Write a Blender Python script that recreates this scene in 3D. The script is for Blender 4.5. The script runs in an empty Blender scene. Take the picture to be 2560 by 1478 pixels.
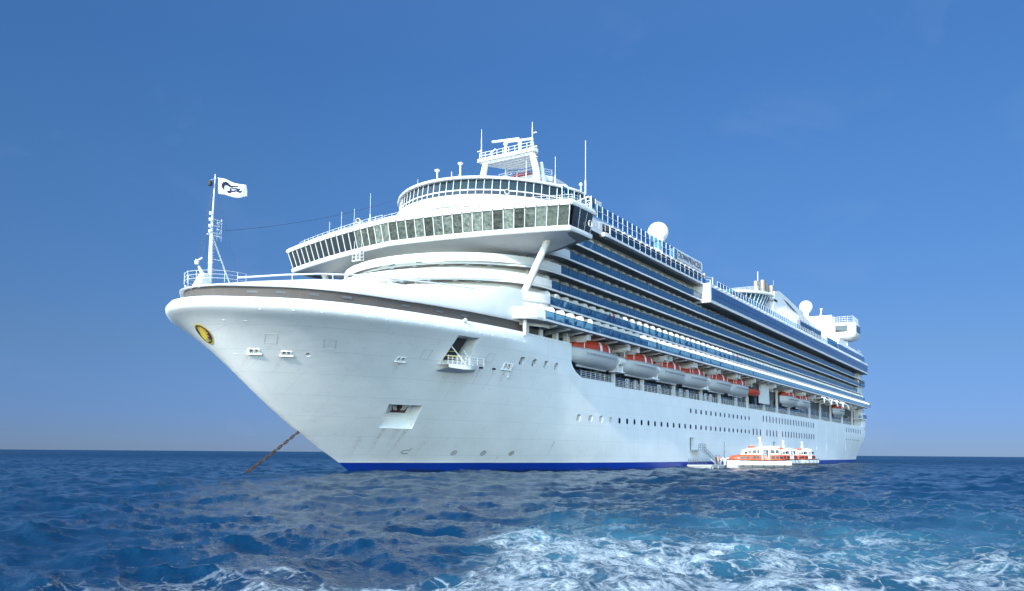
import bpy, bmesh, math, random
import numpy as np
from mathutils import Vector, Matrix
random.seed(7)
R = math.radians
SC = bpy.context.scene
COL = SC.collection

# ------------------------------------------------------------------ camera
# world: ship's bow tip near the origin, the ship runs aft along -X, its port side is +Y, water at z = 0
YAW, PITCH, ROLL = R(32.49), R(4.79), R(.43)
CAM_POS = Vector((52.71, 76.17, 2.64))
aft, port, up = Vector((-1, 0, 0)), Vector((0, 1, 0)), Vector((0, 0, 1))
c_right = math.sin(YAW) * aft + math.cos(YAW) * port
c_ahead = math.cos(YAW) * aft - math.sin(YAW) * port
c_fwd = math.cos(PITCH) * c_ahead + math.sin(PITCH) * up
c_up0 = -math.sin(PITCH) * c_ahead + math.cos(PITCH) * up
c_r = math.cos(ROLL) * c_right + math.sin(ROLL) * c_up0
c_u = -math.sin(ROLL) * c_right + math.cos(ROLL) * c_up0
cam_d = bpy.data.cameras.new('camera'); cam = bpy.data.objects.new('camera', cam_d); COL.objects.link(cam)
cam.matrix_world = Matrix(((c_r.x, c_u.x, -c_fwd.x, CAM_POS.x), (c_r.y, c_u.y, -c_fwd.y, CAM_POS.y), (c_r.z, c_u.z, -c_fwd.z, CAM_POS.z), (0, 0, 0, 1)))
cam_d.sensor_width = 36; cam_d.lens = 2098.6 / 2560 * 36
cam_d.shift_y = (957.3 - 739) / 2560
cam_d.clip_start = .5; cam_d.clip_end = 90000
SC.camera = cam

# ------------------------------------------------------------------ sky and sun
SUN_EL, SUN_AZ = R(26), R(4)          # azimuth measured from the ship's heading (+X) towards port (+Y)
sun_dir = Vector((math.cos(SUN_EL) * math.cos(SUN_AZ), math.cos(SUN_EL) * math.sin(SUN_AZ), math.sin(SUN_EL)))
W = bpy.data.worlds.new('World'); SC.world = W; W.use_nodes = True
nt = W.node_tree; bg = nt.nodes['Background']
sky = nt.nodes.new('ShaderNodeTexSky'); sky.sky_type = 'NISHITA'; sky.sun_disc = False
sky.sun_elevation = SUN_EL; sky.sun_rotation = math.atan2(sun_dir.x, sun_dir.y)
sky.altitude = 0; sky.air_density = 1.0; sky.dust_density = 0.0; sky.ozone_density = 6.0
tco = nt.nodes.new('ShaderNodeTexCoord'); sep = nt.nodes.new('ShaderNodeSeparateXYZ'); nt.links.new(tco.outputs['Generated'], sep.inputs[0])
rmp = nt.nodes.new('ShaderNodeValToRGB'); nt.links.new(sep.outputs[2], rmp.inputs[0])   # clear tropical air: bluer and deeper than the model's; lifted overhead for added fill
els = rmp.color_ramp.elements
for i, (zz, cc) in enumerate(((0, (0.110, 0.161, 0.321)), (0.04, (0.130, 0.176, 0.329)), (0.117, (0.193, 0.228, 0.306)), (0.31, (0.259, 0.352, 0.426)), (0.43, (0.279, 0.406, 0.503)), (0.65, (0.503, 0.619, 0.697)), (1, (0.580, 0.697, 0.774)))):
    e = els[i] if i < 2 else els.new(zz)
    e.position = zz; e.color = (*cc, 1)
# the part of the sky opposite the sun is the deep blue one; towards the sun it is boosted as added fill for the hull
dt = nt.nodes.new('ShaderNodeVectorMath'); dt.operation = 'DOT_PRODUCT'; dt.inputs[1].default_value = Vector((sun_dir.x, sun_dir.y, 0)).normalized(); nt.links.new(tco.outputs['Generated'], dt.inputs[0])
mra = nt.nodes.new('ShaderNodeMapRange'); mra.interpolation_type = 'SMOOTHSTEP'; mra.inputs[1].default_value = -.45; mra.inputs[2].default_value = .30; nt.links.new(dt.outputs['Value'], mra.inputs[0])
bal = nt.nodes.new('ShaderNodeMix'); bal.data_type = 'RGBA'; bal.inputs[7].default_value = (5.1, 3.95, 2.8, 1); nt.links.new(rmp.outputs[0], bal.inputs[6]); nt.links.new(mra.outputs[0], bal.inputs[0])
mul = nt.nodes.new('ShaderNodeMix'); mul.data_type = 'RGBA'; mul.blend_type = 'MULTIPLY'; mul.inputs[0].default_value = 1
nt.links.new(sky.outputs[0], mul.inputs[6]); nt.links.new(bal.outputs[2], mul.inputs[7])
# faint high wisps of cloud
mpc = nt.nodes.new('ShaderNodeMapping'); mpc.inputs['Scale'].default_value = (5, 5, 9); mpc.inputs['Location'].default_value = (.4, .2, 0); nt.links.new(tco.outputs['Generated'], mpc.inputs[0])
nzc = nt.nodes.new('ShaderNodeTexNoise'); nzc.inputs['Scale'].default_value = 1.; nzc.inputs['Detail'].default_value = 7; nzc.inputs['Distortion'].default_value = .5; nt.links.new(mpc.outputs[0], nzc.inputs['Vector'])
mrc = nt.nodes.new('ShaderNodeMapRange'); mrc.inputs[1].default_value = .60; mrc.inputs[2].default_value = .85; mrc.inputs[4].default_value = .09; nt.links.new(nzc.outputs['Fac'], mrc.inputs[0])
mxc = nt.nodes.new('ShaderNodeMix'); mxc.data_type = 'RGBA'; mxc.inputs[7].default_value = (2.4, 2.7, 3.1, 1); nt.links.new(mul.outputs[2], mxc.inputs[6]); nt.links.new(mrc.outputs[0], mxc.inputs[0])
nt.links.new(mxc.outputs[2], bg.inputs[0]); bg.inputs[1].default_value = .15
sd = bpy.data.lights.new('sun', 'SUN'); sd.energy = 3.1; sd.angle = R(.53); sd.color = (1, .95, .87)
so = bpy.data.objects.new('sun', sd); COL.objects.link(so)
so.rotation_euler = (-sun_dir).to_track_quat('-Z', 'Y').to_euler(); so.location = (60, 40, 120)
SC.view_settings.view_transform = 'Standard'; SC.view_settings.look = 'None'
SC.view_settings.exposure = .8; SC.view_settings.gamma = 1
SC.cycles.use_denoising = True
SC.cycles.max_bounces = 8; SC.cycles.transparent_max_bounces = 16; SC.cycles.caustics_reflective = False
SC.cycles.caustics_refractive = False

# ------------------------------------------------------------------ helpers
OX = 145.0                                # the ship's Empty stands amidships at x = -145
def PL(s, y, z): return (OX - s, y, z)    # ship frame: s metres aft of the bow, y to port, z up
def WD(s, y, z): return (-s, y, z)
class MB:
    def __init__(self): self.v = []; self.f = []; self.m = []
    def add(self, vs, fs, mi=0):
        o = len(self.v); self.v += [tuple(p) for p in vs]
        for f in fs: self.f.append([o + i for i in f]); self.m.append(mi)
    def quad(self, a, b, c, d, mi=0): self.add([a, b, c, d], [(0, 1, 2, 3)], mi)
    def box(self, s0, s1, y0, y1, z0, z1, mi=0):
        self.hexa([(s0, y0), (s1, y0), (s1, y1), (s0, y1)], z0, z1, mi)
    def hexa(self, ring, z0, z1, mi=0, ring2=None):
        n = len(ring); r2 = ring2 or ring
        vs = [(a, b, z0) for a, b in ring] + [(a, b, z1) for a, b in r2]
        fs = [tuple(range(n - 1, -1, -1)), tuple(range(n, 2 * n))] + [(i, (i + 1) % n, n + (i + 1) % n, n + i) for i in range(n)]
        self.add(vs, fs, mi)
    def tube(self, pts, r, n=6, mi=0, cap=True):
        pts = [Vector(p) for p in pts]; rs = r if isinstance(r, (list, tuple)) else [r] * len(pts)
        vs = []
        for i, p in enumerate(pts):
            d = (pts[min(i + 1, len(pts) - 1)] - pts[max(i - 1, 0)]).normalized()
            a = d.cross(Vector((0, 0, 1)))
            if a.length < .01: a = d.cross(Vector((1, 0, 0)))
            a.normalize(); b = d.cross(a)
            for k in range(n):
                t = 2 * math.pi * (k + .5) / n
                vs.append(p + rs[i] * (math.cos(t) * a + math.sin(t) * b))
        fs = []
        for i in range(len(pts) - 1):
            for k in range(n): fs.append((i * n + k, i * n + (k + 1) % n, (i + 1) * n + (k + 1) % n, (i + 1) * n + k))
        if cap: fs += [tuple(range(n)), tuple(range((len(pts) - 1) * n, len(pts) * n))]
        self.add(vs, fs, mi)
    def lathe(self, c, prof, n=20, mi=0):            # profile of (radius, z) about a vertical axis
        vs = [(c[0] + r * math.cos(2 * math.pi * k / n), c[1] + r * math.sin(2 * math.pi * k / n), c[2] + z) for r, z in prof for k in range(n)]
        fs = [(i * n + k, i * n + (k + 1) % n, (i + 1) * n + (k + 1) % n, (i + 1) * n + k) for i in range(len(prof) - 1) for k in range(n)]
        fs += [tuple(range(n)), tuple(range((len(prof) - 1) * n, len(prof) * n))]
        self.add(vs, fs, mi)
    def grid(self, rows, mi=0, close=False):
        n = len(rows[0]); vs = [p for r in rows for p in r]; fs = []
        for i in range(len(rows) - 1):
            for k in range(n if close else n - 1):
                fs.append((i * n + k, i * n + (k + 1) % n, (i + 1) * n + (k + 1) % n, (i + 1) * n + k))
        self.add(vs, fs, mi)
    def fbox(self, fr, a0, a1, b0, b1, n0, n1, mi=0): # a box in a local frame (origin, T, V, N)
        o, T, V, N = fr
        p = lambda a, b, n: o + a * T + b * V + n * N
        vs = [p(a0, b0, n0), p(a1, b0, n0), p(a1, b1, n0), p(a0, b1, n0), p(a0, b0, n1), p(a1, b0, n1), p(a1, b1, n1), p(a0, b1, n1)]
        self.add(vs, [(0, 1, 2, 3), (4, 5, 6, 7), (0, 1, 5, 4), (1, 2, 6, 5), (2, 3, 7, 6), (3, 0, 4, 7)], mi)
    def mesh(self, name, mats, conv=PL, smooth=None, recalc=True):
        me = bpy.data.meshes.new(name)
        me.from_pydata([conv(*p) if conv else p for p in self.v], [], self.f)
        for m in (mats if isinstance(mats, (list, tuple)) else [mats]): me.materials.append(m)
        me.polygons.foreach_set('material_index', self.m)
        if recalc:
            b = bmesh.new(); b.from_mesh(me); bmesh.ops.recalc_face_normals(b, faces=b.faces[:]); b.to_mesh(me); b.free()
        if smooth is not None:
            me.polygons.foreach_set('use_smooth', [True] * len(me.polygons)); me.set_sharp_from_angle(angle=R(smooth))
        me.update(); return me
    def build(self, name, mats, parent=None, conv=PL, smooth=None, recalc=True):
        return link(name, self.mesh(name, mats, conv, smooth, recalc), parent)
def link(name, me, parent=None, loc=None):
    o = bpy.data.objects.new(name, me); COL.objects.link(o)
    if parent is not None: o.parent = parent
    if loc is not None: o.location = loc
    return o
def tag(o, label=None, cat=None, group=None, kind=None):
    if label: o['label'] = label
    if cat: o['category'] = cat
    if group: o['group'] = group
    if kind: o['kind'] = kind
    return o
def thing(name, label, cat, loc=(0, 0, 0), rz=0, group=None):
    o = bpy.data.objects.new(name, None); COL.objects.link(o); o.location = loc; o.rotation_euler = (0, 0, rz)
    o.empty_display_size = .3
    return tag(o, label, cat, group)
def copy_tree(o, parent=None):
    q = o.copy(); COL.objects.link(q)
    if parent is not None: q.parent = parent
    for ch in list(o.children): copy_tree(ch, q)
    return q

# ------------------------------------------------------------------ materials
def mat(name, color, rough=.5, metal=0., spec=.5, vary=0., vscale=.6, streak=0., bump=0., bscale=6., coat=0.):
    m = bpy.data.materials.new(name); m.use_nodes = True; t = m.node_tree; p = t.nodes['Principled BSDF']
    p.inputs['Base Color'].default_value = (*color, 1); p.inputs['Roughness'].default_value = rough
    p.inputs['Metallic'].default_value = metal; p.inputs['Specular IOR Level'].default_value = spec
    p.inputs['Coat Weight'].default_value = coat
    if vary or streak or bump: tc = t.nodes.new('ShaderNodeTexCoord')
    last = None
    if vary:
        n = t.nodes.new('ShaderNodeTexNoise'); n.inputs['Scale'].default_value = vscale; n.inputs['Detail'].default_value = 6
        t.links.new(tc.outputs['Object'], n.inputs['Vector'])
        mr = t.nodes.new('ShaderNodeMapRange'); mr.inputs[1].default_value = .3; mr.inputs[2].default_value = .7
        mr.inputs[3].default_value = 1 - vary; mr.inputs[4].default_value = 1 + vary * .3
        t.links.new(n.outputs['Fac'], mr.inputs[0])
        mx = t.nodes.new('ShaderNodeMix'); mx.data_type = 'RGBA'; mx.blend_type = 'MULTIPLY'; mx.inputs[0].default_value = 1
        mx.inputs[6].default_value = (*color, 1); t.links.new(mr.outputs[0], mx.inputs[7]); last = mx.outputs[2]
        r2 = t.nodes.new('ShaderNodeMapRange'); r2.inputs[3].default_value = rough * .8; r2.inputs[4].default_value = min(1, rough * 1.25)
        t.links.new(n.outputs['Fac'], r2.inputs[0]); t.links.new(r2.outputs[0], p.inputs['Roughness'])
    if streak:
        mp = t.nodes.new('ShaderNodeMapping'); mp.inputs['Scale'].default_value = (2.2, 2.2, .12); t.links.new(tc.outputs['Object'], mp.inputs[0])
        n2 = t.nodes.new('ShaderNodeTexNoise'); n2.inputs['Scale'].default_value = 1; n2.inputs['Detail'].default_value = 5; t.links.new(mp.outputs[0], n2.inputs['Vector'])
        m2 = t.nodes.new('ShaderNodeMapRange'); m2.inputs[1].default_value = .58; m2.inputs[2].default_value = .8; m2.inputs[3].default_value = 0; m2.inputs[4].default_value = streak
        t.links.new(n2.outputs['Fac'], m2.inputs[0])
        mx2 = t.nodes.new('ShaderNodeMix'); mx2.data_type = 'RGBA'; mx2.inputs[6].default_value = (*color, 1); mx2.inputs[7].default_value = (.35, .27, .17, 1)
        if last: t.links.new(last, mx2.inputs[6])
        t.links.new(m2.outputs[0], mx2.inputs[0]); last = mx2.outputs[2]
    if last: t.links.new(last, p.inputs['Base Color'])
    if bump:
        n3 = t.nodes.new('ShaderNodeTexNoise'); n3.inputs['Scale'].default_value = bscale; n3.inputs['Detail'].default_value = 3
        t.links.new(tc.outputs['Object'], n3.inputs['Vector'])
        bp = t.nodes.new('ShaderNodeBump'); bp.inputs['Strength'].default_value = bump; bp.inputs['Distance'].default_value = .1
        t.links.new(n3.outputs['Fac'], bp.inputs['Height']); t.links.new(bp.outputs[0], p.inputs['Normal'])
    return m
def hull_paint():
    m = mat('hull_paint', (.84, .85, .845), .34, vary=.07, vscale=.22, streak=.16); t = m.node_tree; p = t.nodes['Principled BSDF']
    tc = [n for n in t.nodes if n.type == 'TEX_COORD'][0]
    sx = t.nodes.new('ShaderNodeSeparateXYZ'); t.links.new(tc.outputs['Object'], sx.inputs[0])
    cb = t.nodes.new('ShaderNodeCombineXYZ'); t.links.new(sx.outputs[0], cb.inputs[0]); t.links.new(sx.outputs[2], cb.inputs[1])
    br = t.nodes.new('ShaderNodeTexBrick'); br.inputs['Scale'].default_value = 1; br.inputs['Mortar Size'].default_value = .035
    br.inputs['Mortar Smooth'].default_value = 1; br.inputs['Brick Width'].default_value = 9.; br.inputs['Row Height'].default_value = 2.3
    t.links.new(cb.outputs[0], br.inputs['Vector'])
    mp = t.nodes.new('ShaderNodeMapping'); mp.inputs['Scale'].default_value = (.5, .5, 1.3); t.links.new(tc.outputs['Object'], mp.inputs[0])
    n3 = t.nodes.new('ShaderNodeTexNoise'); n3.inputs['Scale'].default_value = .9; n3.inputs['Detail'].default_value = 3; t.links.new(mp.outputs[0], n3.inputs['Vector'])
    ad = t.nodes.new('ShaderNodeMath'); ad.operation = 'MULTIPLY_ADD'; ad.inputs[1].default_value = .35
    t.links.new(br.outputs['Fac'], ad.inputs[0]); t.links.new(n3.outputs['Fac'], ad.inputs[2])
    bp = t.nodes.new('ShaderNodeBump'); bp.inputs['Strength'].default_value = .22; bp.inputs['Distance'].default_value = .12
    t.links.new(ad.outputs[0], bp.inputs['Height']); t.links.new(bp.outputs[0], p.inputs['Normal'])
    # welded seams catch a little grime
    sm = t.nodes.new('ShaderNodeMix'); sm.data_type = 'RGBA'; sm.inputs[7].default_value = (.62, .64, .65, 1)
    src0 = p.inputs['Base Color'].links[0].from_socket; t.links.new(src0, sm.inputs[6]); mb_ = t.nodes.new('ShaderNodeMath'); mb_.operation = 'MULTIPLY'; mb_.inputs[1].default_value = .8; t.links.new(br.outputs['Fac'], mb_.inputs[0]); t.links.new(mb_.outputs[0], sm.inputs[0]); t.links.new(sm.outputs[2], p.inputs['Base Color'])
    # blue boot stripe at the waterline
    gt = t.nodes.new('ShaderNodeMath'); gt.operation = 'LESS_THAN'; gt.inputs[1].default_value = 1.27; t.links.new(sx.outputs[2], gt.inputs[0])
    mx = t.nodes.new('ShaderNodeMix'); mx.data_type = 'RGBA'
    sc2 = t.nodes.new('ShaderNodeMapping'); sc2.inputs['Scale'].default_value = (.5, .5, 1.6); t.links.new(tc.outputs['Object'], sc2.inputs[0])
    n5 = t.nodes.new('ShaderNodeTexNoise'); n5.inputs['Scale'].default_value = 1.4; n5.inputs['Detail'].default_value = 7; t.links.new(sc2.outputs[0], n5.inputs['Vector'])
    zz = t.nodes.new('ShaderNodeMapRange'); zz.inputs[1].default_value = .75; zz.inputs[2].default_value = .0; zz.inputs[3].default_value = -.28; zz.inputs[4].default_value = .22; t.links.new(sx.outputs[2], zz.inputs[0])
    a5 = t.nodes.new('ShaderNodeMath'); a5.operation = 'ADD'; t.links.new(n5.outputs['Fac'], a5.inputs[0]); t.links.new(zz.outputs[0], a5.inputs[1])
    r5 = t.nodes.new('ShaderNodeMapRange'); r5.inputs[1].default_value = .42; r5.inputs[2].default_value = .62; t.links.new(a5.outputs[0], r5.inputs[0])
    scum = t.nodes.new('ShaderNodeMix'); scum.data_type = 'RGBA'; scum.inputs[6].default_value = (.004, .035, .30, 1); scum.inputs[7].default_value = (.010, .030, .10, 1)
    t.links.new(r5.outputs[0], scum.inputs[0]); t.links.new(scum.outputs[2], mx.inputs[7])
    src = p.inputs['Base Color'].links[0].from_socket
    t.links.new(src, mx.inputs[6]); t.links.new(gt.outputs[0], mx.inputs[0]); t.links.new(mx.outputs[2], p.inputs['Base Color'])
    return m
def tinted_glass(name, tint, body, bodyfac, rough=.04):
    m = bpy.data.materials.new(name); m.use_nodes = True; t = m.node_tree; t.nodes.clear()
    o = t.nodes.new('ShaderNodeOutputMaterial'); tr = t.nodes.new('ShaderNodeBsdfTransparent'); tr.inputs[0].default_value = (*tint, 1)
    df = t.nodes.new('ShaderNodeBsdfDiffuse'); df.inputs[0].default_value = (*body, 1)
    gl = t.nodes.new('ShaderNodeBsdfGlossy'); gl.inputs['Roughness'].default_value = rough; gl.inputs[0].default_value = (1, 1, 1, 1)
    a = t.nodes.new('ShaderNodeMixShader'); a.inputs[0].default_value = bodyfac; t.links.new(tr.outputs[0], a.inputs[1]); t.links.new(df.outputs[0], a.inputs[2])
    lw = t.nodes.new('ShaderNodeLayerWeight'); lw.inputs[0].default_value = .5
    pw = t.nodes.new('ShaderNodeMath'); pw.operation = 'POWER'; pw.inputs[1].default_value = 4; t.links.new(lw.outputs['Facing'], pw.inputs[0])
    fr = t.nodes.new('ShaderNodeMath'); fr.operation = 'MULTIPLY_ADD'; fr.inputs[1].default_value = .6; fr.inputs[2].default_value = .045; t.links.new(pw.outputs[0], fr.inputs[0])
    b = t.nodes.new('ShaderNodeMixShader'); t.links.new(fr.outputs[0], b.inputs[0]); t.links.new(a.outputs[0], b.inputs[1]); t.links.new(gl.outputs[0], b.inputs[2])
    t.links.new(b.outputs[0], o.inputs[0]); return m
def stain_mat():
    m = bpy.data.materials.new('rust_stain'); m.use_nodes = True; t = m.node_tree; t.nodes.clear()
    o = t.nodes.new('ShaderNodeOutputMaterial'); tr = t.nodes.new('ShaderNodeBsdfTransparent'); df = t.nodes.new('ShaderNodeBsdfDiffuse'); df.inputs[0].default_value = (.30, .17, .08, 1)
    tc = t.nodes.new('ShaderNodeTexCoord'); mp = t.nodes.new('ShaderNodeMapping'); mp.inputs['Scale'].default_value = (5, 5, .5); t.links.new(tc.outputs['Object'], mp.inputs[0])
    n = t.nodes.new('ShaderNodeTexNoise'); n.inputs['Scale'].default_value = 1.3; n.inputs['Detail'].default_value = 6; t.links.new(mp.outputs[0], n.inputs['Vector'])
    at = t.nodes.new('ShaderNodeAttribute'); at.attribute_name = 'wear'
    mr = t.nodes.new('ShaderNodeMapRange'); mr.inputs[1].default_value = .42; mr.inputs[2].default_value = .72; mr.inputs[4].default_value = .75; t.links.new(n.outputs['Fac'], mr.inputs[0])
    mu = t.nodes.new('ShaderNodeMath'); mu.operation = 'MULTIPLY'; t.links.new(mr.outputs[0], mu.inputs[0]); t.links.new(at.outputs['Fac'], mu.inputs[1])
    mx = t.nodes.new('ShaderNodeMixShader'); t.links.new(mu.outputs[0], mx.inputs[0]); t.links.new(tr.outputs[0], mx.inputs[1]); t.links.new(df.outputs[0], mx.inputs[2]); t.links.new(mx.outputs[0], o.inputs[0]); return m
M = {}
M['hull'] = hull_paint()
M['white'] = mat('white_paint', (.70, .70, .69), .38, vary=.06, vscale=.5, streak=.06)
M['white2'] = mat('white_gelcoat', (.82, .82, .81), .3, vary=.04, vscale=1.2)
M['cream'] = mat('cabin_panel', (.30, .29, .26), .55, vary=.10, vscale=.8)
M['ceiling'] = mat('shaded_ceiling', (.29, .28, .26), .7, vary=.25, vscale=1.5)  # undersides of the white slabs, with the shade there put into the colour
M['grey'] = mat('grey_steel', (.42, .44, .46), .5, vary=.1, vscale=1.5)
M['darkgrey'] = mat('dark_steel', (.10, .105, .11), .55, vary=.15)
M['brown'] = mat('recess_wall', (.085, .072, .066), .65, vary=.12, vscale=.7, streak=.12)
M['promenade'] = mat('promenade_shade', (.085, .095, .10), .6, vary=.3, vscale=.9)  # dark tone carries the shade and windows behind the boats
M['black'] = mat('black_rubber', (.015, .015, .017), .6)
M['deck'] = mat('deck_coating', (.20, .22, .22), .75, vary=.15)
M['teak'] = mat('teak_deck', (.28, .20, .13), .7, vary=.15)
M['glass'] = mat('window_glass', (.012, .016, .02), .04, spec=.9)
M['hullglass'] = mat('porthole_glass', (.006, .012, .016), .2, spec=.08)
M['sunshade'] = mat('crumpled_sunshade_film', (.17, .205, .18), .32, metal=.45, vary=.6, vscale=2.2, bump=.8, bscale=1.9)
_t = M['sunshade'].node_tree; _p = _t.nodes['Principled BSDF']; _oi = _t.nodes.new('ShaderNodeObjectInfo')
_mr = _t.nodes.new('ShaderNodeMapRange'); _mr.inputs[3].default_value = .25; _mr.inputs[4].default_value = 1.25; _t.links.new(_oi.outputs['Random'], _mr.inputs[0])
_mx = _t.nodes.new('ShaderNodeMix'); _mx.data_type = 'RGBA'; _mx.blend_type = 'MULTIPLY'; _mx.inputs[0].default_value = 1
_t.links.new(_p.inputs['Base Color'].links[0].from_socket, _mx.inputs[6]); _t.links.new(_mr.outputs[0], _mx.inputs[7]); _t.links.new(_mx.outputs[2], _p.inputs['Base Color'])
M['wheelglass'] = mat('wheelhouse_glass', (.010, .013, .015), .05, spec=1.0, bump=.25, bscale=1.4)
M['skyglass'] = tinted_glass('lounge_glass', (.30, .42, .46), (.02, .05, .06), .35)
M['blueglass'] = tinted_glass('balustrade_glass', (.17, .46, .66), (.020, .072, .19), .52)
M['screen'] = tinted_glass('windscreen_glass', (.16, .42, .62), (.015, .07, .16), .30)
M['bluepanel'] = mat('blue_panel', (.032, .085, .20), .12, spec=.6, vary=.08, vscale=.8)
M['orange'] = mat('orange_gelcoat', (.50, .050, .012), .4, vary=.10, vscale=2.)
M['orange2'] = mat('bright_orange_gelcoat', (.72, .10, .02), .35, vary=.06, vscale=2.)
M['steel'] = mat('stainless_steel', (.30, .24, .20), .35, metal=.6, vary=.2, vscale=1.)
M['rust'] = mat('rusty_iron', (.075, .036, .026), .8, vary=.35, vscale=5., bump=.4, bscale=18)
M['rope'] = mat('dark_wire', (.05, .05, .06), .6)
M['boatgrey'] = mat('boat_hull_gelcoat', (.50, .52, .53), .35, vary=.05, vscale=1.)
M['red'] = mat('red_paint', (.45, .03, .03), .5)
M['yellow'] = mat('yellow_paint', (.80, .62, .06), .45)
M['cloth'] = mat('flag_cloth', (.80, .80, .80), .8, vary=.05, vscale=3)
M['navy'] = mat('navy_print', (.012, .012, .05), .7)
M['chair'] = mat('blue_chair_mesh', (.02, .05, .12), .7)
M['stain'] = stain_mat()
M['divider'] = mat('divider_shaded', (.42, .43, .44), .5, vary=.12, vscale=.6)  # the white partitions greyed in colour for the shaded upper rows
M['skin'] = mat('skin', (.45, .27, .19), .6)
# ---- hull form: half breadth of the hull at distance s aft of the bow and height z
def lerp_table(tab, x):
    if x <= tab[0][0]: return tab[0][1]
    for (x0, y0), (x1, y1) in zip(tab, tab[1:]):
        if x <= x1: return y0 + (y1 - y0) * (x - x0) / (x1 - x0)
    return tab[-1][1]
RAIL = [(3.0, 0.0), (3.05, .8), (3.2, 1.7), (3.5, 2.6), (4.0, 3.6), (5.0, 5.0), (6.5, 6.85), (8, 8.6), (9.8, 10.2), (12, 11.65), (14.2, 12.75), (17, 13.8), (20, 14.65), (24.8, 15.85), (31.5, 17.05), (40, 17.9), (50, 18.05), (60, 18.05)]
STEM = [(-3, 34.0), (0, 28.1), (1.34, 25.9), (3.4, 21.83), (5.6, 17.95), (7.6, 14.95), (9.6, 12.25), (11.4, 10.1), (13, 8.26), (14.2, 6.9), (15.5, 5.4), (16.3, 4.35), (16.8, 3.6), (17.2, 2.95), (17.55, 2.35), (17.9, 1.95), (18.3, 2.0), (18.9, 2.5), (20, 2.5)]
def smooth(x):
    x = min(max(x, 0.), 1.); return x * x * (3 - 2 * x)
def rail_z(s): return 18.72
def stern_s(z): return 291 - 8 * (1 - smooth((z + 1) / 13.))
def half_breadth(s, z):
    st = lerp_table(STEM, z)
    x = s - st
    if x <= 0: return 0.
    t = min(max(z / 17.2, 0.), 1.)
    W = 18.05 * (1 - max(1 - x / 56., 0.) ** 1.75)
    R = lerp_table(RAIL, x + 3.0)
    w = t ** 1.75
    y = (1 - w) * W + w * R
    bulge = .45 * smooth((x) / 1.5)
    if z > 17.2:                      # rounded top strip leaning back to the rail
        q = (z - 17.2) / (rail_z(s) - 17.2)
        y += bulge * (1 - q * q)
    else:
        y += bulge * t ** 6
    y = min(y, 18.05 + max(0, .45 * (1 - (s - 20) / 30.)) if s > 20 else 99)
    e = stern_s(z)
    y *= 1 - .13 * (1 - smooth(z / 11.)) * smooth((s - 225) / 62.)
    r = 3.5 - 1.5 * smooth(z / 12.)
    if s > e - r:
        k = min((s - e + r) / r, 1.)
        y -= r * (1 - (1 - k * k) ** .5)
    return max(y, 0.)
# ------------------------------------------------------------------ the sea
def tile(N, L, wdir, lp, small, rms, seed, choppy):
    g = np.random.default_rng(seed); k1 = np.fft.fftfreq(N, L / N / (2 * np.pi)); kx, ky = np.meshgrid(k1, k1, indexing='ij')
    k = np.hypot(kx, ky); k[0, 0] = 1
    cosf = (kx * math.cos(wdir) + ky * math.sin(wdir)) / k
    Pk = np.exp(-1 / (k * lp) ** 2) / k ** 3.7 * (np.abs(cosf) ** 1.6 * .85 + .15) * np.exp(-(k * small) ** 2); Pk[0, 0] = 0
    h0 = (g.normal(size=(N, N)) + 1j * g.normal(size=(N, N))) * np.sqrt(Pk)
    h = np.fft.ifft2(h0); sc = rms / np.std(h.real)
    dx = np.fft.ifft2(1j * kx / k * h0).real * sc * choppy; dy = np.fft.ifft2(1j * ky / k * h0).real * sc * choppy
    return h.real * sc, dx, dy, L
def sample(a, L, x, y):
    N = a.shape[0]; u = (x / L * N) % N; v = (y / L * N) % N
    i = np.floor(u).astype(int) % N; j = np.floor(v).astype(int) % N; fu = u - np.floor(u); fv = v - np.floor(v); i1 = (i + 1) % N; j1 = (j + 1) % N
    return (a[i, j] * (1 - fu) + a[i1, j] * fu) * (1 - fv) + (a[i, j1] * (1 - fu) + a[i1, j1] * fu) * fv
def sst(a, b, x):
    t = np.clip((x - a) / (b - a), 0, 1); return t * t * (3 - 2 * t)
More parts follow.
